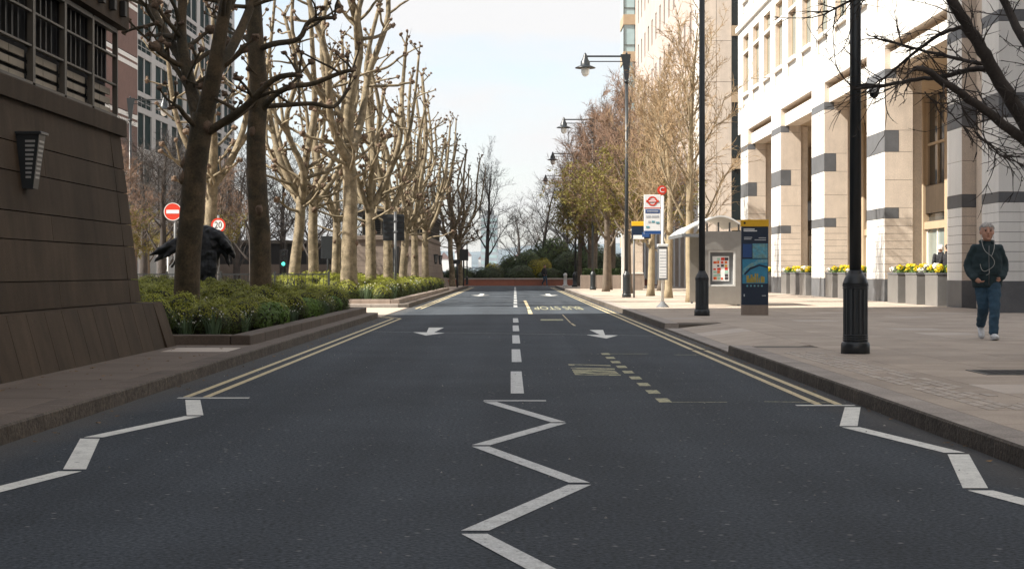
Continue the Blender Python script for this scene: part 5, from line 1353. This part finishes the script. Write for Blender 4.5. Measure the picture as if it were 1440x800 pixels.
# ------------------------------------------------------------------ people and sculpture
def loft(mb, secs, n=16):
    b = len(mb.v)
    for (cx,cy,z,rx,ry) in secs:
        for j in range(n):
            a = 6.28318*j/n; mb.v.append((cx+rx*math.cos(a), cy+ry*math.sin(a), z))
    for i in range(len(secs)-1):
        for j in range(n):
            k = (j+1)%n; mb.f.append((b+i*n+j,b+i*n+k,b+(i+1)*n+k,b+(i+1)*n+j)); mb.m.append(0); mb.sm.append(True)
    mb.f.append(tuple(b+j for j in range(n-1,-1,-1))); mb.m.append(0); mb.sm.append(True)
    mb.f.append(tuple(b+(len(secs)-1)*n+j for j in range(n))); mb.m.append(0); mb.sm.append(True); return mb
def chain(mb, pts, rads, n=12):
    P = smooth_path(pts, 4); k = len(pts); rr = []
    for i in range(k-1): rr += [rads[i]+(rads[i+1]-rads[i])*q/4 for q in range(4)]
    rr.append(rads[-1]); mb.tube(P, rr, n); mb.ball(pts[0], rads[0], 10, 8); mb.ball(pts[-1], rads[-1], 10, 8); return mb
def fuse(o, vox, it=3, disp=0.0, dscale=.12):
    m = o.modifiers.new('remesh','REMESH'); m.mode = 'VOXEL'; m.voxel_size = vox; m.use_smooth_shade = True
    if disp:
        tx = bpy.data.textures.new('folds','CLOUDS'); tx.noise_scale = dscale; d = o.modifiers.new('folds','DISPLACE'); d.texture = tx; d.strength = disp; d.mid_level = .5
    s = o.modifiers.new('smooth','SMOOTH'); s.factor = .5; s.iterations = it
    return o
def hand(mb, w, d, up):
    """palm and five curled fingers from wrist w along d; up = back of the hand"""
    w = Vector(w); d = Vector(d).normalized(); s = d.cross(Vector(up)).normalized(); u = s.cross(d)
    mb.tube([w, w+d*.05, w+d*.09], [.028,.036,.034], 10); mb.ball(w+d*.085,.032,8,6)
    for k, L in enumerate((.065,.078,.072,.055)):
        b = w+d*.09+s*(.028-.018*k); mb.tube([b, b+d*L*.45-u*.006, b+d*L*.8-u*.025, b+d*L*.95-u*.045], [.0095,.009,.0085,.007], 7)
    b = w+d*.035+s*.03; mb.tube([b, b+s*.03+d*.02-u*.01, b+s*.035+d*.055-u*.02], [.011,.010,.008], 7)
def grow_head(mb, i0=0, k=1.14):
    for i in range(i0, len(mb.v)):
        v = mb.v[i]; mb.v[i] = (v[0]*k, v[1]*k, 1.53+(v[2]-1.53)*k)
    return mb
def person(label, loc, rz, h, jacket, jeans, hairm, shoe, pose, group=None, hair_long=0.0, cable=False):
    t = thing('person', label, 'person', loc, rz, group); t.scale = (h/1.76,)*3
    if pose == 'walk':
        hipL, kneeL, ankL = (.085,0,.92), (.07,-.20,.53), (.035,-.32,.09)      # forward leg
        hipR, kneeR, ankR = (-.085,.01,.92), (-.055,-.03,.50), (-.035,.30,.19)    # trailing leg
        shL, elL, wrL = (.155,0,1.40), (.245,.07,1.14), (.185,-.08,.96); shR, elR, wrR = (-.155,0,1.40), (-.245,.06,1.14), (-.195,-.10,.95)
        handd = ((-.75,-.15,-.55),(.75,-.15,-.55)); toe = ((.08,-1,0.12),(-.08,-1,-.55))
    else:
        hipL, kneeL, ankL = (.085,0,.92), (.095,-.01,.50), (.10,.02,.09); hipR, kneeR, ankR = (-.085,0,.92), (-.095,-.01,.50), (-.10,.02,.09)
        shL, elL, wrL = (.20,0,1.42), (.25,.04,1.13), (.23,-.10,.90); shR, elR, wrR = (-.20,0,1.42), (-.25,.04,1.13), (-.23,-.10,.90)
        handd = ((0,-.3,-1),(0,-.3,-1)); toe = ((.1,-1,0),(-.1,-1,0))
    b = MB()
    loft(b, [(0,0,.86,.15,.10),(0,0,1.0,.14,.095),(0,0,1.2,.16,.10),(0,0,1.38,.17,.10),(0,0,1.44,.10,.08),(0,.005,1.48,.062,.062),(0,0,1.55,.056,.060),(0,-.008,1.575,.060,.068)])
    h0 = len(b.v)
    loft(b, [(0,-.035,1.525,.022,.03),(0,-.030,1.54,.046,.058),(0,-.018,1.57,.060,.080),(0,-.010,1.61,.069,.090),(0,-.004,1.65,.074,.096),(0,0,1.69,.074,.097),(0,.004,1.725,.062,.082),(0,.006,1.748,.036,.05),(0,.006,1.757,.010,.014)], 18)
    b.tube([(0,-.098,1.665),(0,-.112,1.635),(0,-.118,1.622),(0,-.098,1.612)], [.009,.012,.015,.010], 8)      # nose
    b.ball((0,-.093,1.585), .02, 8, 6, 0, (1.3,.5,.5)); b.ball((0,-.088,1.545), .022, 8, 6, 0, (1,.7,.8))       # mouth, chin
    for sx in (-1,1):
        b.ball((sx*.077,.008,1.635), .026, 8, 6, 0, (.4,.8,1.25)); b.ball((sx*.031,-.088,1.672), .018, 8, 6, 0, (1.3,.5,.5)); b.ball((sx*.04,-.076,1.615), .024, 8, 6, 0, (.9,.6,.9))
    grow_head(b, h0)
    for hip, kn, an in ((hipL,kneeL,ankL),(hipR,kneeR,ankR)): chain(b, [hip,kn,an], [.070,.046,.030])
    for s_, e, w in ((shL,elL,wrL),(shR,elR,wrR)): chain(b, [s_,e,w], [.05,.04,.028])
    hand(b, wrL, handd[0], (1,0,0)); hand(b, wrR, handd[1], (-1,0,0))
    body = part('body', b, skin_m, t); fuse(body, .008, 1)
    j = MB()
    loft(j, [(0,0,.80,.19,.135),(0,0,.84,.205,.145),(0,-.005,.96,.210,.15),(0,-.008,1.12,.208,.15),(0,0,1.28,.205,.145),(0,.005,1.38,.185,.125),(0,.008,1.445,.135,.105),(0,.012,1.49,.092,.088),(0,.014,1.525,.088,.086)], 20)
    for s_, e, w in ((shL,elL,wrL),(shR,elR,wrR)): chain(j, [s_,e,w], [.074,.066,.056])
    jo = part('jacket', j, jacket, t); fuse(jo, .014, 3, .028, .10)
    c = MB(); n = 20; pts = []
    for k in range(n+1):
        a = R(-62)+k*R(304)/n+math.pi/2+R(0); a = R(-90)+R(28)+k*R(304)/n; pts.append((.088*math.cos(a), .012+.086*math.sin(a), 1.505+.018*math.sin(a)))
    c.tube(pts, [.024]*(n+1), 8); part('collar', c, jacket, jo)
    part('zip', MB().tube([(0,-.158,.84),(0,-.166,1.1),(0,-.156,1.3),(.01,-.105,1.44)], [.006]*4, 6), grey_metal, jo)
    for sx in (-1,1): part('pocket_flap', MB().hexa([(sx*.07-.05,-.165,1.0),(sx*.07+.05,-.165,1.0),(sx*.07+.05,-.13,1.0),(sx*.07-.05,-.13,1.0)],[(sx*.07-.05,-.168,1.03),(sx*.07+.05,-.168,1.03),(sx*.07+.05,-.13,1.03),(sx*.07-.05,-.13,1.03)]), jacket, jo)
    l = MB(); loft(l, [(0,0,.80,.155,.115),(0,0,.90,.165,.120),(0,0,.98,.16,.115)])
    for hip, kn, an in ((hipL,kneeL,ankL),(hipR,kneeR,ankR)):
        mid = [(hip[i]+kn[i])/2 for i in range(3)]; cal = [(kn[i]*.6+an[i]*.4) for i in range(3)]
        chain(l, [hip,mid,kn,cal,(an[0],an[1]-.005,an[2]+.03)], [.105,.092,.075,.072,.066])
    fuse(part('jeans', l, jeans, t), .013, 3, .03, .07)
    for an, to in ((ankL,toe[0]),(ankR,toe[1])):
        d = Vector(to).normalized(); a = Vector(an); m = MB()
        chain(m, [a+Vector((0,.03,-.02))-d*.03, a+d*.05+Vector((0,0,-.035)), a+d*.13+Vector((0,0,-.052)), a+d*.19+Vector((0,0,-.058))], [.046,.046,.042,.03])
        so_ = part('shoe', m, shoe, t); fuse(so_, .009, 2)
        m = MB(); q0 = a-d*.07+Vector((0,0,-.09)); s = d.cross(Vector((0,0,1))).normalized()
        path = [(q0-s*.030),(q0+d*.10-s*.040),(q0+d*.21-s*.044),(q0+d*.27-s*.02),(q0+d*.27+s*.02),(q0+d*.21+s*.044),(q0+d*.10+s*.040),(q0+s*.030)]
        nn = len(path); m.add([tuple(p) for p in path]+[tuple(p+Vector((0,0,.026))) for p in path], [tuple(range(nn-1,-1,-1)),tuple(range(nn,2*nn))]+[(i,(i+1)%nn,nn+(i+1)%nn,nn+i) for i in range(nn)])
        part('sole', m, sole_m, so_)
    hm_ = MB(); rng = random.Random(int(abs(loc[0]*100)))
    for _ in range(110):
        d = Vector((rng.gauss(0,1),rng.gauss(0,1),rng.gauss(0,1))).normalized()
        if d.z < (.42 if d.y < -.25 else (.05 if d.y < .2 else -.45-hair_long)): continue
        hm_.ball((d.x*.076, .004+d.y*.096, 1.668+d.z*.086), rng.uniform(.018,.028), 6, 5)
    hm_.ball((0,.018,1.69), 1, 12, 8, 0, (.074,.088,.078))
    fuse(part('hair', grow_head(hm_), hairm, t), .009, 1)
    for sx in (-1,1):
        part('eye', grow_head(MB().ball((sx*.031,-.0935,1.655), .0085, 8, 6)), sign_black, body); part('brow', grow_head(MB().tube([(sx*.015,-.100,1.676),(sx*.032,-.101,1.681),(sx*.048,-.092,1.675)], [.004,.005,.003], 5)), hairm, body)
    part('lips', grow_head(MB().tube([(-.022,-.098,1.583),(0,-.106,1.585),(.022,-.098,1.583)], [.003,.005,.003], 5)), mat_lips, body)
    if cable:
        part('earphone_cable', MB().tube(smooth_path([(-.075,-.03,1.62),(-.085,-.12,1.48),(-.05,-.165,1.36),(.03,-.178,1.28),(.07,-.178,1.20),(.055,-.180,1.13),(0,-.182,1.08),(-.06,-.182,1.05),(-.10,-.180,1.08),(-.12,-.172,1.16)],5), .0038, 6)
             .tube(smooth_path([(.075,-.03,1.62),(.08,-.12,1.47),(.06,-.165,1.36),(.03,-.178,1.28)],4), .0038, 6).tube(smooth_path([(0,-.182,1.08),(.0,-.184,1.02),(-.04,-.182,.99)],4), .0038, 6), cable_m, jo)
    return t
mat_lips = mat('lips', (0.34,0.13,0.10), 0.5, 0.05)
wp = G(1388, 477, HK)
person('man in dark jacket and blue jeans walking towards the camera with white earphones', (wp.x, wp.y, HK), R(-6), 1.80, jacket_m, jeans_m, hair_grey, shoe_m, 'walk', cable=True).scale = (1.15, 1.12, 1.025)
hair_white = mat('white_hair', (0.72,0.66,0.62), 0.8, 0.1, 40)
person('person with white hair in black coat standing behind the planters, seen from behind', (14.55, 58.3, .36), R(170), 1.72, coat_black, coat_black, hair_white, sign_black, 'stand')
person('person with dark hair in black coat beside the white haired one at the arcade', (14.55, 57.3, .36), R(160), 1.74, coat_black, coat_black, hair_dark, sign_black, 'stand')
person('tiny distant pedestrian in dark clothes before the brick wall', (2.55, 146.2, .0), R(30), 1.75, coat_black, jeans_m, hair_dark, sign_black, 'walk')

sc = thing('bronze_sculpture', 'black bronze sculpture of a winged form with spread arms behind the near plane tree', 'sculpture', (pxX(291,43.2),43.2,.15))
m = MB()
loft(m, [(0,0,0,.34,.30),(.02,0,.5,.33,.28),(-.02,0,1.0,.30,.26),(0,0,1.5,.34,.26),(.03,0,1.95,.40,.26),(0,0,2.25,.30,.2),(-.02,0,2.45,.12,.1)])
for (ex,ez,y_,r) in ((-1.56,1.62,-.2,.17),(-1.50,1.40,-.12,.15),(-1.22,1.50,-.25,.15),(-.98,1.30,-.05,.13),(-.75,1.42,.1,.13)):
    chain(m, [(-.05,0,2.2),(ex*.35,y_*.4,2.08),(ex*.7,y_*.8,(ez+2.0)/2+.05),(ex,y_,ez)], [.20,r,r*.72,.025])
for (ex,ez,y_,r) in ((.80,1.50,-.1,.16),(.62,1.30,.05,.14),(.72,1.75,-.2,.13)):
    chain(m, [(.05,0,2.25),(ex*.5,y_*.5,2.12),(ex*.85,y_*.8,(ez+2.0)/2),(ex,y_,ez)], [.20,r,r*.7,.025])
for k in range(7): chain(m, [(-.28+k*.1,-.26,0),(-.24+k*.085,-.27,.8),(-.25+k*.09,-.25,1.7)], [.06,.05,.04], 6)
sc.scale = (.9,.9,.9)
fg_ = part('figure', m, bronze_m, sc); fuse(fg_, .03, 2, .10, .16)
part('pedestal', MB().cbox(-.6,.6,-.6,.6,-.05,.12,.02), brown_stone2, sc)

# ------------------------------------------------------------------ grit and dry leaves
rng = random.Random(77); mb = MB()
for _ in range(260):
    gut = rng.random() < .45
    y = rng.uniform(5.5, 34); x = (rng.choice((-1,1))*rng.uniform(2.75,3.3)-.2) if gut else rng.uniform(-3.0,2.8)
    s = rng.uniform(.004,.013); a = rng.uniform(0,3.14); c, d = math.cos(a)*s, math.sin(a)*s*rng.uniform(.4,.9)
    mb.add([(x-c,y-d,.002),(x+d,y-c,.002),(x+c,y+d,.002),(x-d,y+c,.002),(x,y,.004+s*.7)], [(0,1,4),(1,2,4),(2,3,4),(3,0,4)], 0)
tag(link('road_grit', mb.mesh('road_grit', mat('pale_grit', (0.30,0.29,0.27), 0.9, 0.3, 30, rnd=0.3))), 'scattered pale grit and stone chips on the dark road surface', 'grit', kind='stuff')
mb = MB()
for _ in range(150):
    r_ = rng.random()
    if r_ < .4: x, y, z = rng.uniform(-3.5,-3.2), rng.uniform(9,44), .006
    elif r_ < .7: x, y, z = rng.uniform(2.95,3.08), rng.uniform(9,44), .006
    else: x, y, z = rng.uniform(-4.8,-3.9), rng.uniform(15,24.8), HK+.008
    s = rng.uniform(.015,.035); a = rng.uniform(0,6.28); u = Vector((math.cos(a)*s, math.sin(a)*s, 0)); w = Vector((-u.y,u.x,0))*.6; p_ = Vector((x,y,z)); k = Vector((0,0,s*.4))
    mb.add([p_-u+k, p_+w, p_+u+k*.5, p_-w], [(0,1,2),(0,2,3)], 0)
tag(link('dry_leaves', mb.mesh('dry_leaves', mat('dry_leaf', (0.16,0.10,0.05), 0.9, 0.3, 10, rnd=0.3))), 'scattered small dry brown leaves along the kerbs and near pavement', 'leaves', kind='stuff')

# ------------------------------------------------------------------ air
hv = bpy.data.materials.new('haze_air'); hv.use_nodes = True; hn = hv.node_tree; hn.nodes.clear()
ho = hn.nodes.new('ShaderNodeOutputMaterial'); pv_ = hn.nodes.new('ShaderNodeVolumePrincipled')
pv_.inputs['Color'].default_value = (0.86,0.92,1.0,1); pv_.inputs['Density'].default_value = 0.00009; pv_.inputs['Anisotropy'].default_value = 0.3
hn.links.new(pv_.outputs[0], ho.inputs['Volume'])
tag(link('haze', MB().box(-950,950,-70,2700,-1.5,62).mesh('haze', hv)), 'thin pale haze in the air over the whole street', 'haze', kind='stuff')
